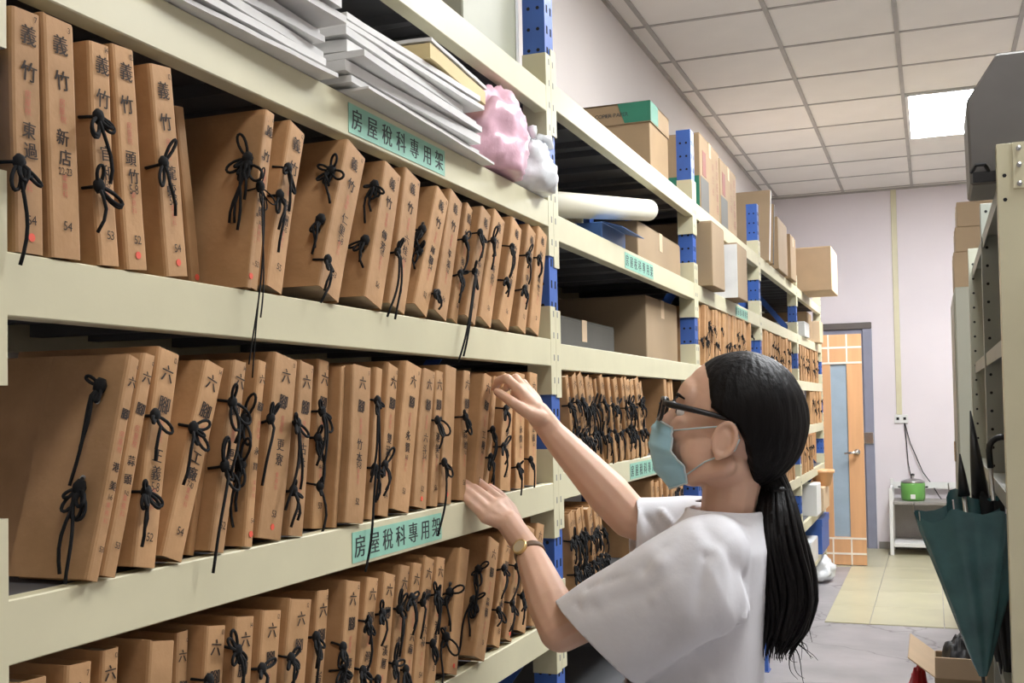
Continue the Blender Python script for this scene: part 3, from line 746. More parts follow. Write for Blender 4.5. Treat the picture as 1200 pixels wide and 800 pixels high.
# roll of paper lying across the shelf
a, b_ = Vector((-.90, 2.52, Z1[1]+.045)), Vector((-.855, 3.50, Z1[1]+.185))
ax = (b_-a).normalized(); e1 = ax.cross(Z_).normalized(); e2 = e1.cross(ax)
rr = empty('paper_roll', tuple((a+b_)/2), 'cream rolled-up paper sticking out of the second bay', 'paper roll'); L = (b_-a).length
m = MB(); m.lathe([(.034, 0), (.035, L), (.032, L+.001), (.030, L-.003), (.030, L-.02), (.027, L-.02), (.027, L-.004), (.024, L-.004), (.024, .02), (.028, 0)], a, 28, (e1, e2, ax)); m.build('outer_sheet', 'roll', rr, wp(rr), smooth=True)
m = MB(); m.lathe([(.019, .0), (.019, L-.008), (.016, L-.008), (.016, 0)], a, 24, (e1, e2, ax)); m.build('inner_sheet', 'roll', rr, wp(rr), smooth=True)
for q in (rr,): q.location = q.location
bb = empty('blue_carton', (-.87, 3.30, Z1[1]), 'flat blue cardboard box with a loose flap on the shelf behind the roll', 'box')
MB().box(-.99, -.845, 2.92, 3.17, Z1[1]+.001, Z1[1]+.058).build('body', 'blue_box', bb, wp(bb), bevel=.002)
MB().obox((-.816, 3.045, Z1[1]+.049), (Vector((.95, 0, -.3)).normalized(), Y_, Vector((.3, 0, .95)).normalized()), (.03, .125, .001)).build('flap', 'blue_box', bb, wp(bb))
box_thing('carton', 'brown carton at the far end of the roll shelf behind the second post', -1.22, -.865, 3.40, 4.03, Z1[1]+.001, Z1[1]+.135, 'carton_dark')
box_thing('carton', 'large brown carton in the dark space under the roll shelf', -1.22, -.88, 3.55, 4.02, Z1[2]+.001, Z1[2]+.215, 'carton_dark')
box_thing('carton', 'low grey carton deep in the dark space under the roll shelf', -1.22, -.95, 2.75, 3.40, Z1[2]+.001, Z1[2]+.10, 'grey_print')
# --- third bay: printed cartons on top, brown boxes one shelf down
PRN = (('x', -.10, -.045, .17, .26, 'red_print'), ('x', -.155, .155, .0, .10, 'grey_print'), ('x', .05, .06, .06, .25, 'label_ink'), ('x', .095, .11, .05, .22, 'label_ink'))
for i, (y0, y1, h, lb) in enumerate([(4.30, 4.72, .31, 'printed carton with a red patch on top of the third bay, nearer one'), (4.745, 5.16, .30, 'printed carton with a red patch on top of the third bay, farther one')]):
    c = box_thing('printed_carton', lb, -1.20, -.835, y0, y1, Z1[0]+.001, Z1[0]+h, 'carton', group='printed cartons', prints=())
    hx = .1825; hy = (y1-y0)/2
    MB().box(hx+.0002, hx+.0012, -hy+.05, -hy+.12, .15, .25).build('print', 'red_print', c)
    MB().box(hx+.0002, hx+.0012, -hy+.004, -hy+.17, .004, .14).build('print', 'grey_print', c)
    MB().box(-hx+.004, hx-.004, -hy-.0012, -hy-.0002, .004, .14).build('print', 'green_print', c)
    t = MB()
    for j, ch in enumerate('影印紙專用'): text(t, ch, (hx+.0014, hy-.06, .25-.048*j), Y_, Z_, .044)
    for j, ch in enumerate('再生紙'): text(t, ch, (hx+.0014, hy-.15, .22-.05*j), Y_, Z_, .036)
    t.build('lettering', 'red_print', c)
box_thing('carton', 'tall plain carton jutting from the third bay, nearer one', -1.15, -.775, 4.20, 4.46, Z1[1]+.001, Z1[1]+.25, 'carton_dark', tape=False)
c = box_thing('carton', 'tall plain carton jutting from the third bay, farther one', -1.15, -.765, 4.72, 4.98, Z1[1]+.001, Z1[1]+.235, 'carton_dark', tape=False)
MB().box(-.10, .192, -.134, -.1315, .0, .23).build('white_edge', 'paper', c)
# --- fourth and fifth bay tops
def lean_board(label, y, h, w, m, tilt, th=.02, x1=-.80):
    r = empty('flat_board', (x1-w/2, y, Z1[0]+.001), label, 'board', 'boards standing on the rack', rot=(-tilt, 0, 0))
    MB().box(-w/2, w/2, 0, th, 0, h).build('panel', m, r, bevel=.002); MB().box(w/2-.001, w/2+.003, .002, th-.002, .002, h-.002).build('edge_band', 'grey_print' if 'dark' in label else 'paper', r)
lean_board('big brown board leaning on top of the fourth bay', 5.98, .42, .36, 'carton_dark', .28, .03)
lean_board('dark-edged board leaning behind the big brown board', 6.12, .36, .36, 'carton', .27, .03)
box_thing('carton', 'wide brown carton behind the leaning boards', -1.2, -.80, 6.38, 6.80, Z1[0]+.001, Z1[0]+.30, 'carton_dark', tape=False)
box_thing('carton', 'white-edged carton on top of the rack beyond the leaning boards', -1.2, -.79, 6.88, 7.16, Z1[0]+.001, Z1[0]+.27, 'carton', tape=True)
bk = box_thing('carton', 'pale carton overhanging the far end of the rack top', -1.12, -.62, 7.75, 8.25, Z1[0]+.001, Z1[0]+.30, 'carton_light')
box_thing('carton', 'small tilted carton behind the pale overhanging carton', -1.15, -.85, 7.35, 7.66, Z1[0]+.001, Z1[0]+.26, 'carton', yaw=.1)
for (y0, y1, k, x1, h, m, lb) in [(7.68, 7.98, 1, -.80, .10, 'white', 'white box on the second shelf of the farthest bay'), (8.1, 8.45, 1, -.83, .2, 'carton', 'brown carton on the second shelf of the farthest bay'),
                                  (8.55, 8.8, 1, -.78, .16, 'carton_light', 'pale carton by the last post on the second shelf'),
                                  (8.0, 8.3, 5, -.78, .22, 'white', 'white box low in the farthest bay'), (8.4, 8.85, 5, -.77, .17, 'carton_light', 'tan carton low in the farthest bay'),
                                  (7.75, 8.2, 6, -.80, .16, 'white_bag', 'pale box on the bottom shelf of the farthest bay'), (8.35, 8.95, 5, -.80, .0, '', '')]:
    if h: box_thing('carton', lb, -1.2, x1, y0, y1, Z1[k]+.001, Z1[k]+h, m, tape=False)
box_thing('plastic_bin', 'blue plastic bin on the bottom shelf of the farthest bay', -1.2, -.79, 8.40, 8.98, Z1[6]+.001, Z1[6]+.255, 'blue', lid=.05, cat='bin')
bag('plastic_bag', 'pale bag stuffed under the blue bin beside the last post', (-.86, 8.72, .10), (.12, .14, .11), 'white_bag', 9.3, ears=False)
pot = empty('clay_pot', (-.80, 8.62, Z1[5]+.171), 'orange clay pot on a carton low in the farthest bay', 'pot')
MB().lathe([(.001, 0), (.06, 0), (.085, .10), (.095, .10), (.095, .125), (.085, .125), (.075, .11), (.055, .012), (.001, .012)], wp(pot), 20).build('bowl', 'orange_door', pot, wp(pot), smooth=True)
MB().lathe([(.001, .085), (.072, .085), (.001, .09)], wp(pot), 16).build('soil', 'grey_print', pot, wp(pot))
# binders in the farthest bay
for i, (m, lb) in enumerate([('white', 'white binder in the farthest bay'), ('binder', 'navy binder beside the white one in the farthest bay')]):
    y = PY[4]+.40+i*.10; r = empty('ring_binder', (-.84, y, Z1[3]+.001), lb, 'binder')
    MB().box(-.25, 0, 0, .075, 0, .27).build('cover', m, r, bevel=.004); MB().box(-.245, -.01, .006, .069, .270, .2705).build('pages', 'paper', r)
    MB().lathe([(.012, 0), (.012, .001), (.008, .001), (.008, 0)], (.0, .0375, .06), 12, (Y_, Z_, X_)).build('finger_hole', 'steel', r)

# ================================================================== right-hand side of the aisle
RX = .16
rk = empty('side_rack', (RX, 2.86, 0), 'cream and grey slotted steel rack on the right side of the aisle', 'rack'); Rk = wp(rk)
def angle_post(x, y, h, m, w=.06, d=.05, z0=.06):
    a = MB(); a.box(x, x+w, y, y+.003, 0, h); a.box(x, x+.003, y+.003, y+d, 0, h); o = a.build('post', m, rk, Rk, bevel=.0008)
    hl = MB(); z = z0
    while z < h-.02:
        hl.prism([(x+.016+.005*math.cos(k*math.pi/3), z+.005*math.sin(k*math.pi/3)) for k in range(6)], y-.0006, y+.0005, 'y'); z += .058
    tag(hl.build('slot_holes', 'hole', o, Rk), kind='stuff'); return o
angle_post(RX, 2.86, 1.985, 'cream', z0=1.85); angle_post(RX+.50, 2.86, 1.985, 'cream')
angle_post(RX, 3.80, 2.0, 'rack_grey', .075); angle_post(RX+.50, 3.80, 2.0, 'rack_grey')
angle_post(RX-.01, 4.75, 1.98, 'cabinet'); angle_post(RX+.50, 4.75, 1.98, 'cabinet')
gp = MB().prism([(RX+.035, 1.985), (RX+.035, 1.875), (RX+.075, 1.875), (RX+.11, 1.93), (RX+.14, 1.935), (RX+.14, 1.985)], 2.855, 2.8598, 'y'); g = gp.build('corner_plate', 'cream', rk, Rk)
for x, z in ((RX+.048, 1.97), (RX+.048, 1.93), (RX+.048, 1.885), (RX+.09, 1.97)): MB().lathe([(.006, 0), (.006, .003), (.003, .005)], (x, 2.855, z), 8, (X_, Z_, -Y_)).build('bolt', 'steel', rk, Rk)
for z in (.18, .60, 1.14, 1.52, 1.90):
    p = MB(); p.box(RX+.004, RX+.55, 2.865, 4.80, z-.003, z); p.box(RX+.004, RX+.007, 2.865, 4.80, z-.04, z-.003); p.box(RX+.004, RX+.55, 2.865, 2.868, z-.04, z-.003)
    p.build('shelf_panel', 'rack_grey', rk, Rk)
    if z < 1.8 and z > .2:
        for j in range(3):
            y0 = 2.92+j*.6
            box_thing('carton', 'brown carton in the side rack, %s on the %s shelf' % (ORD[j], {.60: 'second', 1.14: 'third', 1.52: 'fourth'}[z]), RX+.13, RX+.50, y0, y0+.5, z+.001, z+.26, 'carton_dark', tape=False, group='cartons in the side rack')
# grey case on top of the side rack, hanging over the aisle
gc = empty('grey_case', (.30, 3.0, 1.901), 'dark grey case with a slanted side on top of the right-hand rack', 'case')
zt = 1.902
m = MB().prism([(.102, zt), (.70, zt), (.70, zt+.32), (.17, zt+.32), (.098, zt+.21)], 2.918, 3.16, 'y'); m.build('shell', 'grey_case', gc, wp(gc), bevel=.006)
MB().box(.108, .69, 2.911, 2.9175, zt+.004, zt+.03).build('rim', 'black', gc, wp(gc))
MB().tube([(.105, 2.915, zt+.03), (.115, 2.900, zt+.045), (.135, 2.900, zt+.045), (.145, 2.915, zt+.03)], .005, 6).build('clasp', 'black', gc, wp(gc))
# grey cabinet farther along with cartons on top
gb = empty('grey_cabinet', (.35, 7.0, 0), 'grey-green steel cabinet beyond the right-hand rack', 'cabinet')
MB().box(.135, .62, 6.75, 7.75, 0, 2.02).build('body', 'cabinet', gb, wp(gb), bevel=.006)
for y in (6.79, 7.27): MB().box(.128, .135, y, y+.44, .08, 1.98).build('door', 'cabinet', gb, wp(gb), bevel=.002)
for y in (7.20, 7.30): MB().tube([(.122, y, 1.0), (.122, y, 1.12)], .006, 6).build('handle', 'chrome', gb, wp(gb))
zz = 2.021
for i, (h, lb) in enumerate([(.20, 'lowest brown carton stacked on the grey cabinet'), (.14, 'middle brown carton stacked on the grey cabinet'), (.14, 'topmost brown carton stacked on the grey cabinet')]):
    box_thing('carton', lb, .135+.012*i, .46, 6.78, 7.15, zz, zz+h, 'carton_dark', group='cartons on the grey cabinet'); zz += h+.004

# ------------------------------------------------------------------ white stand with a green rice cooker
tb = empty('side_table', (-.10, 10.55, 0), 'white metal stand with two shelves against the end wall', 'table')
tx0, tx1, ty0, ty1 = -.37, .26, 10.34, 10.74
for x in (tx0, tx1):
    for y in (ty0, ty1):
        MB().box(x-.016, x+.016, y-.016, y+.016, 0.006, .60 if y == ty0 else .66).build('leg', 'white', tb, wp(tb), bevel=.003)
MB().box(tx0+.017, tx1-.017, ty0-.01, ty1+.01, .455, .48).build('shelf', 'grey_board', tb, wp(tb), bevel=.002)
MB().box(tx0+.017, tx1-.017, ty1-.012, ty1+.012, .57, .63).build('back_rail', 'white', tb, wp(tb), bevel=.002)
MB().box(tx0+.017, tx1-.017, ty1-.006, ty1+.006, .12, .455).build('back_panel', 'grey_board', tb, wp(tb))
MB().box(tx0+.017, tx1-.017, ty0-.01, ty1-.014, .08, .115).build('shelf', 'white', tb, wp(tb), bevel=.002)
for x in (tx0, tx1): MB().box(x-.012, x+.012, ty0+.017, ty1-.017, .56, .60).build('side_rail', 'white', tb, wp(tb), bevel=.002)
ck = empty('rice_cooker', (-.185, 10.50, .481), 'green rice cooker on the white stand', 'cooker'); K0 = wp(ck)
MB().lathe([(.001, .0), (.092, .0), (.102, .02), (.105, .145), (.100, .16), (.001, .161)], K0, 24).build('body', 'cooker', ck, K0, smooth=True)
MB().lathe([(.104, .0), (.100, .012), (.06, .03), (.012, .036), (.012, .05), (.02, .058), (.001, .062)], (K0[0], K0[1], K0[2]+.162), 24).build('lid', 'steel', ck, K0, smooth=True)
MB().lathe([(.001, 0), (.016, 0), (.018, .014), (.001, .02)], (K0[0], K0[1], K0[2]+.222), 12).build('lid_knob', 'black', ck, K0, smooth=True)
MB().box(K0[0]-.02, K0[0]+.02, K0[1]-.112, K0[1]-.100, K0[2]+.02, K0[2]+.06).build('switch', 'plastic_white', ck, K0, bevel=.003)
for s in (-1, 1): MB().box(K0[0]+s*.116-.012, K0[0]+s*.116+.012, K0[1]-.02, K0[1]+.02, K0[2]+.115, K0[2]+.127).build('handle', 'black', ck, K0, bevel=.003)
for i, (P, lb) in enumerate([([(-.25, YW-.02, 1.17), (-.235, YW-.03, 1.0), (-.225, YW-.03, .8), (-.20, YW-.05, .66), (-.185, YW-.10, .64), (-.18, 10.62, .58)], 'black cable hanging from the socket to the rice cooker'),
                             ([(-.245, YW-.02, 1.17), (-.20, YW-.035, .98), (-.10, YW-.04, .72), (-.02, YW-.045, .60), (.03, YW-.10, .51), (.05, YW-.16, .487)], 'thin cable swinging from the socket to the table shelf')]):
    tag(MB().tube(P, .0045, 6).build('power_cable', 'black', smooth=True), lb, 'cable')

# ------------------------------------------------------------------ umbrellas hung on the side rack
def umbrella(label, top, tip, rad, m, seed, handle_h=.14, folds=8, flat=.6, crook=True, ribs=True, droop=0., hr=.020):
    top, tip = Vector(top), Vector(tip); ax = (tip-top).normalized(); e1 = ax.cross(Vector((0, 1, 0))).normalized(); e2 = ax.cross(e1); nearsgn = 1 if e2.y > 0 else -1
    r = empty('umbrella', tuple(tip), label, 'umbrella', 'umbrellas hung on the side rack'); o0 = wp(r); L = (tip-top).length
    mb = MB(); n = folds*8; rings = []; rg = random.Random(seed)
    for j in range(15):
        t = j/14; base = rad*(1-t)**.85+.010; ring = []
        for k in range(n):
            a = 2*math.pi*k/n; fo = math.cos(folds*a+t*1.2+.5*math.sin(a*2+seed))
            amp = .36*(1-t)+.12
            rr = base*(1+amp*fo*(.55+.45*math.sin(a+seed)))
            zz = L*t-(0 if j else .020*max(0, fo))+droop*abs(math.cos(a))**1.6*(1-t)**2+droop*.55*max(0, -math.sin(a)*nearsgn)*(1-t)**2
            ring.append(top+ax*zz+e1*(rr*math.cos(a))+e2*(rr*flat*math.sin(a)))
        rings.append(ring)
    mb.loft(rings, caps=False)
    inner = [[p+(top+ax*(L*i/14)-p)*.10 for p in ring] for i, ring in enumerate(rings[:5])]
    mb.build('canopy', m, r, o0, smooth=True)
    c = MB(); c.tube([top-ax*(handle_h*(1 if crook else .6)), top+ax*(L*.9)], .006, 8); c.build('shaft', 'steel', r, o0, smooth=True)
    MB().tube([tip-ax*.03, tip+ax*.035], [.007, .004], 8).build('ferrule', 'black', r, o0, smooth=True)
    if crook:
        h = top-ax*handle_h; P = [h+ax*.05, h]
        for i in range(1, 9):
            a = math.pi*i/8; P.append(h+e1*(.035*(1-math.cos(a)))-ax*(.035*math.sin(a)))
        MB().tube(P, .009, 8).build('handle', 'black', r, o0, smooth=True)
    else:
        h = top-ax*handle_h; MB().tube([h+ax*(handle_h*.98), h+ax*(handle_h*.5), h], [hr, hr*.62, .002], 8).build('handle', 'black', r, o0, smooth=True)
    if ribs:
        for k in range(0, n, 8):
            p = rings[0][k]; MB().tube([p+ax*.004, p-ax*.022], .002, 5).build('rib_tip', 'steel', r, o0)
    return r
u1 = umbrella('half-folded dark teal umbrella hanging tip down beside the open carton', un(1130, 582, Y=3.30), un(1152, 792, Y=3.30), .118, 'umbrella', 2.3, .12, 7, .62, crook=False, droop=.065, hr=.017)
umbrella('black umbrella with a tall pointed grip behind the teal one', un(1150, 590, Y=3.45), un(1172, 775, Y=3.45), .05, 'black_cloth', 4.1, .27, 6, .7, crook=False, ribs=False, hr=.026)
umbrella('black umbrella with a crook handle nearest the rack post', un(1164, 585, Y=3.38), un(1182, 790, Y=3.42), .034, 'black_cloth', 6.2, .14, 6, .8, crook=True, ribs=False)
# purple folded umbrella, low
umbrella('folded purple umbrella low behind the teal one', un(1176, 690, Y=3.55), un(1182, 815, Y=3.55), .035, 'purple', 7.7, .05, 6, .8, crook=True, ribs=False)
# open carton on the floor with flaps, red bag behind it
oc = empty('open_carton', (.10, 4.45, 0), 'open cardboard box with raised flaps under the umbrellas', 'box'); O0 = wp(oc)
x0, x1, y0, y1, h = -.020, .150, 4.25, 4.70, .375
w = MB()
for a in ((x0, x0+.004, y0, y1), (x1-.004, x1, y0, y1), (x0+.004, x1-.004, y0, y0+.004), (x0+.004, x1-.004, y1-.004, y1)): w.box(*a, 0.001, h)
w.box(x0+.004, x1-.004, y0+.004, y1-.004, .001, .006); w.build('body', 'carton', oc, O0)
def flap(c, d, along, ln, wd): MB().obox(Vector(c)+d*(ln/2), (d, along, d.cross(along)), (ln/2, wd/2, .002)).build('flap', 'carton_light', oc, O0)
flap((x0, (y0+y1)/2, h), Vector((-.62, 0, .45)).normalized(), Y_, .11, .44)
flap(((x0+x1)/2, y0, h), Vector((0, -.35, .94)).normalized(), X_, .085, .165)
flap((x1, (y0+y1)/2, h), Vector((.25, 0, .95)).normalized(), Y_, .10, .43)
flap(((x0+x1)/2, y1, h), Vector((0, .97, -.2)).normalized(), X_, .12, .16)
bag('plastic_bag', 'crumpled red plastic bag against the open carton', (-.085, 4.56, .145), (.046, .10, .185), 'red_bag', 2.9, ears=False)
bag('cloth_bag', 'black cloth bag stuffed in the open carton', (.066, 4.48, .30), (.068, .15, .16), 'black_cloth', 8.4, ears=False)
# ================================================================== the person
def remeshed(mb, voxel, smooth=6, fac=.5):
    me = mb.mesh('tmp'); o = bpy.data.objects.new('tmp', me); COL.objects.link(o)
    m = o.modifiers.new('r', 'REMESH'); m.mode = 'VOXEL'; m.voxel_size = voxel
    if smooth:
        s = o.modifiers.new('s', 'SMOOTH'); s.iterations = smooth; s.factor = fac
    dg = bpy.context.evaluated_depsgraph_get(); ev = o.evaluated_get(dg)
    out = bpy.data.meshes.new_from_object(ev); bpy.data.objects.remove(o)
    out.polygons.foreach_set('use_smooth', [True]*len(out.polygons)); return out
def arr(me):
    v = np.empty(len(me.vertices)*3); me.vertices.foreach_get('co', v); return v.reshape(-1, 3)
def norms(me):
    v = np.empty(len(me.vertices)*3); me.vertices.foreach_get('normal', v); return v.reshape(-1, 3)
def setv(me, v): me.vertices.foreach_set('co', v.reshape(-1)); me.update()
def shift(me, o): me.transform(Matrix.Translation(-Vector(o))); me.update()
BF = Vector((-.985, -.17, 0)).normalized()           # where the chest faces
BL = Z_.cross(BF)                                    # her left, towards the camera
HP = math.radians(13)                                # chin lifted a little
hf0 = Vector((-.985, -.17, 0)).normalized()
HF = (hf0*math.cos(HP)+Z_*math.sin(HP)).normalized(); HL = Z_.cross(hf0).normalized(); HU = HF.cross(HL).normalized()
if HU.z < 0: HU = -HU
HC = pd(851, 495, 1.95); HS = 1.06
def hp(f, l, u): return HC+(HF*f+HL*l+HU*u)*HS
# joints
neckT = hp(-.028, 0, -.085); neckB = pd(852, 606, 1.95)
shL = pd(835, 648, 1.80); elL = pd(657, 738, 1.875); wrL = pd(619, 644, 2.035)
shR = pd(838, 628, 2.10); elR = pd(738, 606, 2.10); wrR = pd(648, 508, 2.115)
chest = pd(828, 676, 1.945); waist = pd(816, 760, 1.945); hip = pd(806, 850, 1.95)
PELV = Vector((hip.x, hip.y, hip.z-.02))
FEET = []
P0 = (hip.x, hip.y, 0)
person = empty('person', P0, 'person in white T-shirt, blue mask and glasses reaching for folders', 'person')
b = MB()
# head
b.ell(hp(-.012, 0, .018), (HF, HL, HU), (.098*HS, .076*HS, .100*HS), 28, 20)
b.ell(hp(.030, 0, -.030), (HF, HL, HU), (.062*HS, .062*HS, .085*HS), 24, 16)
b.ell(hp(.040, 0, -.078), (HF, HL, HU), (.045*HS, .047*HS, .040*HS), 20, 14)
b.ell(hp(.066, 0, -.100), (HF, HL, HU), (.020*HS, .024*HS, .018*HS), 14, 10)
b.ell(hp(.062, 0, .028), (HF, HL, HU), (.028*HS, .055*HS, .040*HS), 18, 12)
for s in (-1, 1):
    b.ell(hp(.068, s*.030, -.026), (HF, HL, HU), (.022*HS, .026*HS, .026*HS), 14, 10)
    b.cap(hp(-.012, s*.060, -.068), hp(.045, s*.034, -.098), .019*HS, .016*HS)
b.cap(hp(.086, 0, .002), hp(.112, 0, -.038), .008*HS, .012*HS)
for s in (-1, 1): b.ell(hp(.100, s*.011, -.042), (HF, HL, HU), (.010*HS, .008*HS, .008*HS), 10, 8)
for u in (-.066, -.078): b.ell(hp(.088, 0, u), (HF, HL, HU), (.010*HS, .022*HS, .006*HS), 12, 8)
for s in (-1, 1):                                    # ears
    c = hp(.000, s*.0785, -.026); tilt = (HF*.25*-1+HU).normalized()
    eo = (HL*s+HF*-.45).normalized(); ef = tilt.cross(eo).normalized()
    P = []
    for i in range(11):
        a = -2.2+i/10*4.6; P.append(c+ef*(-.015*math.cos(a)*s*(1))+tilt*(.029*math.sin(a))*(1.0)+eo*.008)
    P2 = [c+(-HF)*(.0185*math.cos(-1.9+i/10*3.9))+HU*(.0335*math.sin(-1.9+i/10*3.9))+eo*(.013) for i in range(11)]
    P2 = [c-HF*(.0165*math.cos(2*math.pi*i/18))+HU*(.0290*math.sin(2*math.pi*i/18)+.002*math.cos(2*math.pi*i/18))+eo*(.0085+.004*math.cos(2*math.pi*i/18)) for i in range(18)]
    b.tube(P2, .0050, 8, closed=True)
    b.tube([c+HF*.002+HU*.012+eo*.006, c-HF*.006+HU*.004+eo*.008, c-HF*.006-HU*.010+eo*.007, c+HF*.002-HU*.018+eo*.006], .003, 7)
    b.ell(c+eo*.001-HF*.001, (HF, eo, HU), (.0180, .0080, .0300), 18, 12); b.ell(hp(.018, s*.040, -.055), (HF, HL, HU), (.052, .030, .048), 18, 12); b.ell(hp(-.008, s*.034, -.070), (HF, HL, HU), (.050, .030, .040), 16, 12)
    b.ell(c+HF*.004-HU*.029+eo*.006, (HF, eo, HU), (.008, .006, .010), 10, 8)
# neck, trunk
b.chain([neckT, (neckT+neckB)/2, neckB], [.053, .049, .048])
b.chain([neckB-Z_*.05, shL-Z_*.02], [.028, .036]); b.chain([neckB-Z_*.05, shR-Z_*.02], [.028, .036])
b.ell(chest-Z_*.01, (BF, BL, Z_), (.080, .125, .098), 24, 16); b.ell(waist, (BF, BL, Z_), (.080, .125, .12), 24, 16); b.ell(hip, (BF, BL, Z_), (.095, .155, .12), 24, 16)
# arms
def limb(a, m, c, r):
    b.chain([a, a.lerp(m, .5), m, m.lerp(c, .28), m.lerp(c, .75), c], r)
limb(shL, elL, wrL, [.050, .043, .0385, .041, .032, .0255])
limb(shR, elR, wrR, [.050, .045, .041, .043, .033, .0265])
# hands: palms, four fingers and a thumb each
def hand(wr, palm, knk, fingers, thumb, fr):
    b.chain([wr, palm], [.0255, .024])
    for k in knk: b.cap(palm, k, .019, .0125)
    for a, c in zip(knk[:-1], knk[1:]): b.cap(a, c, .0125, .0125)
    for k, fs in zip(knk, fingers):
        pts = [k]+fs; rs = [.0110, .0098, .0088, .0076][:len(pts)]; b.chain(pts, [q*fr for q in rs], 10)
    b.chain(thumb, [.0165, .0130, .0108, .0085][:len(thumb)], 10)
# right hand: gripping the top of a folder
hand(wrR, pd(630, 484, 2.11), [pd(607, 456, 2.105), pd(614, 456, 2.128), pd(621, 461, 2.148), pd(627, 468, 2.163)],
     [[pd(594, 443, 2.115), pd(584, 446, 2.135), pd(580, 455, 2.15)], [pd(604, 443, 2.145), pd(597, 447, 2.165), pd(593, 455, 2.18)],
      [pd(613, 449, 2.17), pd(606, 453, 2.19), pd(602, 461, 2.20)], [pd(621, 459, 2.185), pd(615, 464, 2.20), pd(611, 470, 2.21)]],
     [pd(634, 490, 2.095), pd(618, 483, 2.085), pd(600, 471, 2.085), pd(583, 459, 2.11)], 1.0)
# left hand: flat on the foot of the folders
hand(wrL, pd(596, 612, 2.05), [pd(589, 588, 2.075), pd(581, 592, 2.055), pd(574, 598, 2.045), pd(569, 606, 2.040)],
     [[pd(572, 574, 2.085), pd(560, 564, 2.095), pd(552, 558, 2.105)], [pd(563, 577, 2.065), pd(550, 568, 2.075), pd(541, 562, 2.085)],
      [pd(558, 584, 2.050), pd(546, 574, 2.06), pd(538, 567, 2.07)], [pd(557, 594, 2.042), pd(548, 586, 2.047), pd(541, 579, 2.055)]],
     [pd(606, 618, 2.06), pd(598, 596, 2.09), pd(585, 580, 2.11), pd(574, 571, 2.115)], 1.0)
# legs
for s, off in ((1, .02), (-1, -.05)):
    hj = PELV+BL*(s*.085); kn = Vector((hj.x, hj.y, .42))+BF*(.02+off); an = Vector((hj.x, hj.y, .075))+BF*(off-.03)
    b.chain([hj, hj.lerp(kn, .5), kn, kn.lerp(an, .3), an], [.085, .072, .055, .054, .038])
    b.chain([an-Z_*.03, an+BF*.15-Z_*.045], [.036, .026]); FEET.append((hj, kn, an))
body = remeshed(b, .0030, 4, .5); shift(body, P0)
ob = link('body', body, 'skin', person)

# ---- T-shirt
sh = MB()
def ell_ring(c, a, b_, n=40, p=2.4, e1=None, e2=None):
    out = []
    for k in range(n):
        t = 2*math.pi*k/n; x, y = math.cos(t), math.sin(t)
        out.append(c+(e1 or BF)*(a*math.copysign(abs(x)**(2/p), x))+(e2 or BL)*(b_*math.copysign(abs(y)**(2/p), y)))
    return out
hem = hip-Z_*.075
tr = [(hem, .128, .172), (hip, .126, .168), (waist-Z_*.02, .114, .150), (waist.lerp(chest, .5), .108, .146), (chest, .104, .150), (pd(836, 640, 1.945), .094, .155), (pd(842, 617, 1.95), .078, .130), (pd(848, 604, 1.95), .068, .082), (pd(849, 594, 1.95), .064, .071)]
sh.loft([ell_ring(c, a, w) for c, a, w in tr])
VD = ray(760, 690).normalized()
def sl_ring(c, maj, half, minor, n=36):
    maj = Vector(maj); mj = maj-VD*maj.dot(VD); mj.normalize(); return ell_ring(Vector(c), half, minor, n, 2.2, mj, VD)
def pxdir(dx, dy): return RT*dx-UP*dy
sl = [(pd(858, 660, 1.845), pxdir(30, 125), .085, .085), (pd(832, 672, 1.79), pxdir(45, 125), .092, .075), (pd(790, 694, 1.785), pxdir(70, 118), .091, .072), (pd(748, 722, 1.81), pxdir(85, 110), .092, .068), (pd(703, 751, 1.84), pxdir(98, 94), .097, .068), (pd(672, 770, 1.86), pxdir(98, 94), .099, .066)]
sh.loft([sl_ring(*q) for q in sl])
sr = [(pd(842, 634, 2.06), pxdir(-8, 100), .078, .075), (pd(800, 622, 2.10), pxdir(-8, 100), .066, .068), (pd(742, 620, 2.10), pxdir(-6, 100), .058, .062), (pd(705, 617, 2.10), pxdir(-6, 100), .058, .062)]
sh.loft([sl_ring(*q) for q in sr])
sh.cap(neckB+BL*.03-Z_*.042, shL+Z_*.004, .050, .056, 16); sh.cap(neckB-BL*.03-Z_*.042, shR+Z_*.004, .050, .055, 16)
sm = remeshed(sh, .0058, 9, .5)
V = arr(sm); Nn = norms(sm)
def fold(pts, amp, width, side=0):
    global V
    P = [np.array(pd(*q)) for q in pts]; best = np.full(len(V), 1e9)
    for a, c in zip(P[:-1], P[1:]):
        d = c-a; t = np.clip(((V-a)@d)/(d@d), 0, 1); q = a+t[:, None]*d; best = np.minimum(best, np.linalg.norm(V-q, axis=1))
    # taper at the ends
    w = np.exp(-(best/width)**2)
    V = V+Nn*((amp*.85 if abs(amp) < .02 else amp*.8)*w)[:, None]
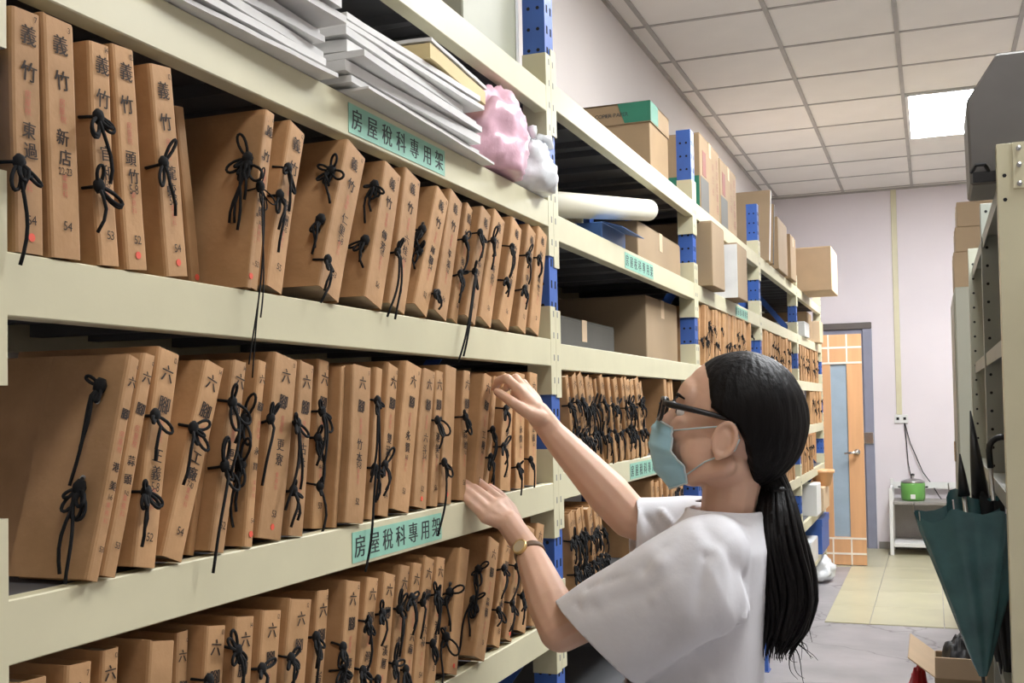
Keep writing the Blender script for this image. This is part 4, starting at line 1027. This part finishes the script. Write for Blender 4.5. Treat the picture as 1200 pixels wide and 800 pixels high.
for pts, amp, w in [
    ([(827, 652, 1.73), (819, 690, 1.72), (812, 725, 1.73)], -.012, .010), ([(842, 650, 1.74), (838, 700, 1.74), (846, 728, 1.76)], .009, .014),
    ([(822, 624, 1.80), (800, 643, 1.76), (776, 662, 1.74)], .007, .010), ([(808, 622, 1.80), (780, 645, 1.76), (755, 668, 1.75)], -.006, .010),
    ([(770, 690, 1.74), (735, 700, 1.76), (700, 712, 1.78)], -.005, .014), ([(800, 690, 1.73), (760, 720, 1.75), (735, 765, 1.78)], .007, .014),
    ([(815, 712, 1.73), (780, 745, 1.75), (755, 780, 1.78)], -.007, .012), ([(806, 680, 1.73), (785, 686, 1.73), (770, 700, 1.735)], .006, .009),
    ([(862, 733, 1.77), (836, 732, 1.76), (806, 745, 1.765), (770, 768, 1.78), (740, 790, 1.80)], -.022, .009), ([(866, 722, 1.78), (838, 719, 1.75), (806, 730, 1.745)], .010, .009),
    ([(740, 660, 1.79), (712, 684, 1.79), (690, 702, 1.80)], .006, .009), ([(690, 690, 1.80), (720, 680, 1.78), (760, 676, 1.76)], -.006, .008), ([(700, 735, 1.79), (735, 748, 1.78), (765, 745, 1.77)], -.007, .009), ([(715, 765, 1.80), (745, 765, 1.79), (780, 750, 1.77)], .007, .009),
    ([(783, 755, 1.80), (800, 778, 1.79), (818, 802, 1.79)], -.008, .007), ([(795, 752, 1.80), (815, 778, 1.79), (832, 800, 1.79)], .006, .008),
    ([(748, 790, 1.83), (758, 810, 1.83)], -.006, .008), ([(850, 745, 1.78), (848, 800, 1.78)], .006, .014), ([(868, 640, 1.80), (872, 720, 1.80)], .006, .012),
    ([(676, 708, 1.80), (695, 728, 1.79), (722, 745, 1.79)], -.004, .006), ([(705, 700, 1.79), (725, 722, 1.78), (760, 735, 1.77)], .006, .012),
    ([(758, 605, 2.04), (768, 622, 2.03)], -.008, .007), ([(775, 600, 2.05), (790, 618, 2.03)], .007, .006), ([(745, 600, 2.05), (756, 640, 2.03)], .006, .008)]:
    fold(pts, amp, w)
nz = np.array([mnoise.noise(Vector((v[0]*9, v[1]*9, v[2]*6))) for v in V]); V = V+Nn*(.0045*nz)[:, None]
setv(sm, V)
bm = bmesh.new(); bm.from_mesh(sm)
def cut(center, normal, radius):                     # open a hem: trim the sleeve where the arm comes out
    c = Vector(center); n = Vector(normal).normalized()
    fs = [f for f in bm.faces if (f.calc_center_median()-c).length < radius]
    g = list({v for f in fs for v in f.verts})+list({e for f in fs for e in f.edges})+fs
    r = bmesh.ops.bisect_plane(bm, geom=g, plane_co=c, plane_no=n, dist=1e-5)
    dl = [v for v in bm.verts if (v.co-c).dot(n) > 1e-5 and (v.co-c).length < radius]
    bmesh.ops.delete(bm, geom=dl, context='VERTS')
hl = pd(701, 752, 1.855); cut(hl, (pxdir(-94, 98)*.003+(pd(672, 770, 1.87)-pd(748, 722, 1.83)).normalized()*.0).normalized(), .16)
cut(pd(742, 620, 2.10), pxdir(-100, -6), .13)
cut(pd(849, 597, 1.95), (Z_*.92+BF*-.05), .11)
cut(hem+Z_*.012, -Z_, .30)
bmesh.ops.recalc_face_normals(bm, faces=bm.faces)
bm.to_mesh(sm); bm.free()
shift(sm, P0); ts = link('t_shirt', sm, 'shirt', person)
sm.polygons.foreach_set('use_smooth', [True]*len(sm.polygons))
so_ = ts.modifiers.new('thick', 'SOLIDIFY'); so_.thickness = .0035; so_.offset = 1
# collar rib and sleeve hem
cl = MB(); cl.tube([pd(849, 599, 1.95)+BF*(.0655*math.cos(t))+BL*(.0725*math.sin(t))+Z_*(.003*math.cos(t)) for t in [2*math.pi*k/40 for k in range(40)]], .0048, 8, closed=True)
cl.build('collar', 'shirt', ts, P0, smooth=True)

# ---- hair: a cap over the skull and a low ponytail
bd = [(.135, .052), (.10, .056), (.075, .050), (.045, .042), (.022, .034), (.010, .010), (.0, -.018), (-.025, -.036), (-.06, -.052), (-.12, -.066), (-.20, -.07)]
def hair_front(u):
    for (u1, f1), (u2, f2) in zip(bd[:-1], bd[1:]):
        if u <= u1 and u >= u2: return f1+(f2-f1)*(u1-u)/(u1-u2)
    return .07 if u > 0 else -.07
hm = MB(); nu, nv = 150, 110; rings = []
for j in range(nv+1):
    a = math.pi*j/nv; ring = []
    for k in range(nu):
        t = 2*math.pi*k/nu; sa_ = max(math.sin(a), 1e-3); d = Vector((sa_*math.cos(t), sa_*math.sin(t), math.cos(a)))
        f = -.022+d.x*.106; l = d.y*.089; u = .012+d.z*.113
        if d.z < 0: f -= .012*(-d.z)**1.2; l *= 1-.22*(-d.z)**1.5
        if d.x < 0: f *= 1.0+.05*(1-abs(d.z))
        st = .0016*math.sin(t*30+7*d.z)*math.sin(a)+.004*mnoise.noise(d*3)
        w = Vector((f, l, u))*(1+st*3)
        edge = hair_front(w.z)+(.012 if w.z > .07 else 0)*max(0, 1-abs(w.y)/.06)+.0025*mnoise.noise(Vector((w.y*60, w.z*60, 3)))
        q = (w.x-edge)/.007; q = max(0, min(1, .5+.5*q)); q = q*q*(3-2*q)        # past the hairline the cap dives under the skin
        c0 = Vector((-.015, 0, 0)); w = c0+(w-c0)*(1-.30*q)
        ring.append(hp(*w))
    rings.append(ring)
hm.loft(rings); hme = hm.mesh('hair', P0, smooth=True)
hair = link('hair', hme, 'hair', person)
pt = MB(); rg = random.Random(5)
spine = [(893, 548, 1.965), (908, 572, 1.955), (912, 600, 1.93), (916, 635, 1.91), (919, 670, 1.90), (921, 705, 1.895), (919, 738, 1.89), (914, 765, 1.885)]
wid = [.034, .026, .038, .046, .051, .050, .043, .026]
SP = [pd(*q) for q in spine]
for q in range(170):
    an = rg.uniform(0, 2*math.pi); rr = math.sqrt(rg.random()); ph = rg.uniform(0, 6); fr = rg.uniform(3, 6); end = rg.uniform(.80, 1.06)
    pts = []; rs = []
    for i in range(23):
        t = i/22*end; x = min(t, .9999)*(len(SP)-1); k = int(x); fr_ = x-k
        c = SP[k].lerp(SP[k+1], fr_); w = wid[k]+(wid[k+1]-wid[k])*fr_
        if t > 1: c = c-Z_*(t-1)*.2
        wob = .006*t*math.sin(ph*.35+fr*t*2.2)+.007*t*math.sin(t*9+an*.4)
        pts.append(c+RT*(w*rr*math.cos(an)*.92+wob)+FW*(w*rr*math.sin(an)*.75+wob*.6)); rs.append((.0052*(1-.5*t**2)+.0010)*(1 if t < .9 else max(.15, (end-t)*6)))
    pt.tube(pts, rs, 5)
for q in range(16):                                   # loose strands
    k = rg.uniform(.72, 1)*(len(SP)-1.01); i = int(k); c = SP[i].lerp(SP[i+1], k-i); dx = rg.uniform(.2, 1.2)
    kk = rg.uniform(.5, 1.3)
    P = [c+RT*(.015+.03*dx*t+.006*math.sin(t*4+q))-Z_*(.05*t*kk-.006*math.sin(t*4+q)) for t in [i_/10 for i_ in range(11)]]
    pt.tube(P, [.0014-.0001*i_ for i_ in range(11)], 4)
pt.build('ponytail', 'hair', hair, P0, smooth=True)
MB().lathe([(.024, -.008), (.028, 0), (.024, .008)], SP[1], 14, (RT, FW, (SP[0]-SP[2]).normalized())).build('hair_tie', 'black', hair, P0, smooth=True)

# ---- face details
for s in (-1, 1):
    e = MB().ell(hp(.0735, s*.031, .002), (HF, HL, HU), (.0115, .0125, .0105), 12, 8); e.build('eye', 'eye_white', person, P0, smooth=True)
    e = MB().ell(hp(.0812, s*.031, .002), (HF, HL, HU), (.0045, .0055, .0055), 10, 6); e.build('iris', 'black', person, P0, smooth=True)
    MB().tube([hp(.086, s*.016, .024), hp(.087, s*.032, .030), hp(.074, s*.052, .025)], [.003, .0034, .0015], 6).build('eyebrow', 'hair', person, P0, smooth=True)
# glasses
gl = empty('glasses', hp(.105, 0, 0)-Vector(P0), None); gl.parent = person; G0 = tuple(hp(.105, 0, 0))
for s in (-1, 1):
    P = []
    for k in range(28):
        t = 2*math.pi*k/28; x, y = math.cos(t), math.sin(t); lx = .0255*math.copysign(abs(x)**.55, x); uy = .0185*math.copysign(abs(y)**.55, y)
        l = s*.0335+lx; P.append(hp(.112-2.2*l*l-.12*uy*0, l, .001+uy))
    MB().tube(P, .0034, 6, closed=True).build('rim', 'black', gl, G0, smooth=True)
    c = hp(.112-2.2*.0335**2, s*.0335, .001); L1 = MB()
    L1.add(P+[c], [(k, (k+1) % 28, 28) for k in range(28)]); L1.build('lens', 'lens', gl, G0, smooth=True)
    MB().tube([hp(.104, s*.060, .012), hp(.095, s*.068, .011), hp(.04, s*.0765, .010), hp(.000, s*.079, .008), hp(-.02, s*.078, -.008)], [.0052, .0058, .0050, .004, .0025], 6).build('temple', 'black', gl, G0, smooth=True)
MB().tube([hp(.111, -.009, .006), hp(.115, 0, .009), hp(.111, .009, .006)], .0022, 6).build('bridge', 'black', gl, G0, smooth=True)
# mask
def lerpt(tab, t):
    for a, c in zip(tab[:-1], tab[1:]):
        if t <= c[0]:
            q = (t-a[0])/(c[0]-a[0]); return [a[i]+(c[i]-a[i])*q for i in range(1, len(a))]
    return list(tab[-1][1:])
tabF = [(0, .114, -.018), (.2, .120, -.034), (.45, .120, -.058), (.62, .113, -.078), (.8, .102, -.103), (1, .070, -.129)]
tabB = [(0, .084, -.026, .050), (.2, .080, -.040, .055), (.45, .078, -.062, .057), (.62, .066, -.075, .058), (.8, .050, -.084, .057), (1, .042, -.110, .052)]
mk = MB(); ns, nt = 28, 30; vs = []; fs = []
for j in range(nt+1):
    t = j/nt; f0, u0 = lerpt(tabF, t); f1, u1, l1 = lerpt(tabB, t); pl = .0016*(1 if int(t*9) % 3 == 1 else 0)
    for i in range(ns+1):
        s = -1+2*i/ns; w = abs(s)**1.9; ff = f0+(f1-f0)*w; uu = u0+(u1-u0)*w; ll = l1*math.copysign(abs(s)**.8, s)
        vs.append(hp(ff+pl, ll, uu))
for j in range(nt):
    for i in range(ns):
        a = j*(ns+1)+i; fs.append((a, a+1, a+ns+2, a+ns+1))
mk.add(vs, fs); mko = link('face_mask', mk.mesh('face_mask', P0, smooth=True), 'mask', person); mko['label'] = 'light blue pleated face mask'
md = mko.modifiers.new('thick', 'SOLIDIFY'); md.thickness = .0015
ed = MB()
for i in (0, ns): ed.tube([vs[j*(ns+1)+i] for j in range(nt+1)], .0018, 6)
ed.tube([vs[i] for i in range(ns+1)], .0018, 6); ed.tube([vs[nt*(ns+1)+i] for i in range(ns+1)], .0018, 6)
ed.build('mask_edge', 'mask_edge', mko, P0, smooth=True)
for s in (-1, 1):
    f1, u1, l1 = lerpt(tabB, .06); MB().tube([hp(f1, s*l1, u1), hp(.045, s*.070, -.018), hp(.012, s*.080, -.008), hp(-.014, s*.084, .002), hp(-.024, s*.080, -.018)], .0015, 6).build('ear_loop', 'mask_edge', mko, P0, smooth=True)
    f1, u1, l1 = lerpt(tabB, .9); MB().tube([hp(f1, s*l1, u1), hp(.020, s*.068, -.068), hp(-.006, s*.078, -.050), hp(-.022, s*.080, -.040), hp(-.026, s*.080, -.02)], .0015, 6).build('ear_loop', 'mask_edge', mko, P0, smooth=True)
# watch on the left wrist
wx = (wrL-elL).normalized(); wc = wrL-wx*.012
wo = empty('wristwatch', wc-Vector(P0)); wo.parent = person; W0 = tuple(wc)
dv = (-VD-wx*(-VD).dot(wx)).normalized(); dv = (dv*.93-RT*.36); dv = (dv-wx*dv.dot(wx)).normalized(); dv2 = wx.cross(dv)
MB().loft([[wc+wx*o+(dv*math.cos(t)+dv2*math.sin(t))*r for t in [2*math.pi*k/28 for k in range(28)]] for o, r in ((-.0055, .0272), (-.0055, .0295), (.0055, .0295), (.0055, .0272))], caps=False).build('strap', 'strap', wo, W0, smooth=True)
MB().lathe([(.0145, 0), (.0155, .003), (.0145, .007), (.0125, .0075), (.0120, .006), (.001, .006)], wc+dv*.0275, 24, (wx, dv2, dv)).build('case', 'gold', wo, W0, smooth=True)
MB().lathe([(.0118, 0), (.0118, .0008), (.001, .0008)], wc+dv*.0337, 20, (wx, dv2, dv)).build('dial', 'dial', wo, W0)
# trousers and shoes
tq = MB(); tq.loft([ell_ring(hip-Z_*q, a, w) for q, a, w in ((-.02, .108, .165), (.08, .116, .178), (.16, .105, .172))])
for hj, kn, an in FEET: tq.chain([hj-Z_*.03, hj.lerp(kn, .5), kn, kn.lerp(an, .5), an+Z_*.01], [.094, .082, .068, .062, .056], 16)
tm_ = remeshed(tq, .009, 6); shift(tm_, P0); link('trousers', tm_, 'trousers', person)
for hj, kn, an in FEET:
    q = MB(); q.chain([an-Z_*.025-BF*.02, an+BF*.07-Z_*.033, an+BF*.155-Z_*.040], [.044, .042, .034], 14); s_ = remeshed(q, .006, 4)
    v = arr(s_); v[:, 2] = np.maximum(v[:, 2], .002); setv(s_, v); shift(s_, P0); link('shoe', s_, 'shoe', person)
bpy.data.objects.remove(_to); bpy.data.curves.remove(_tc)
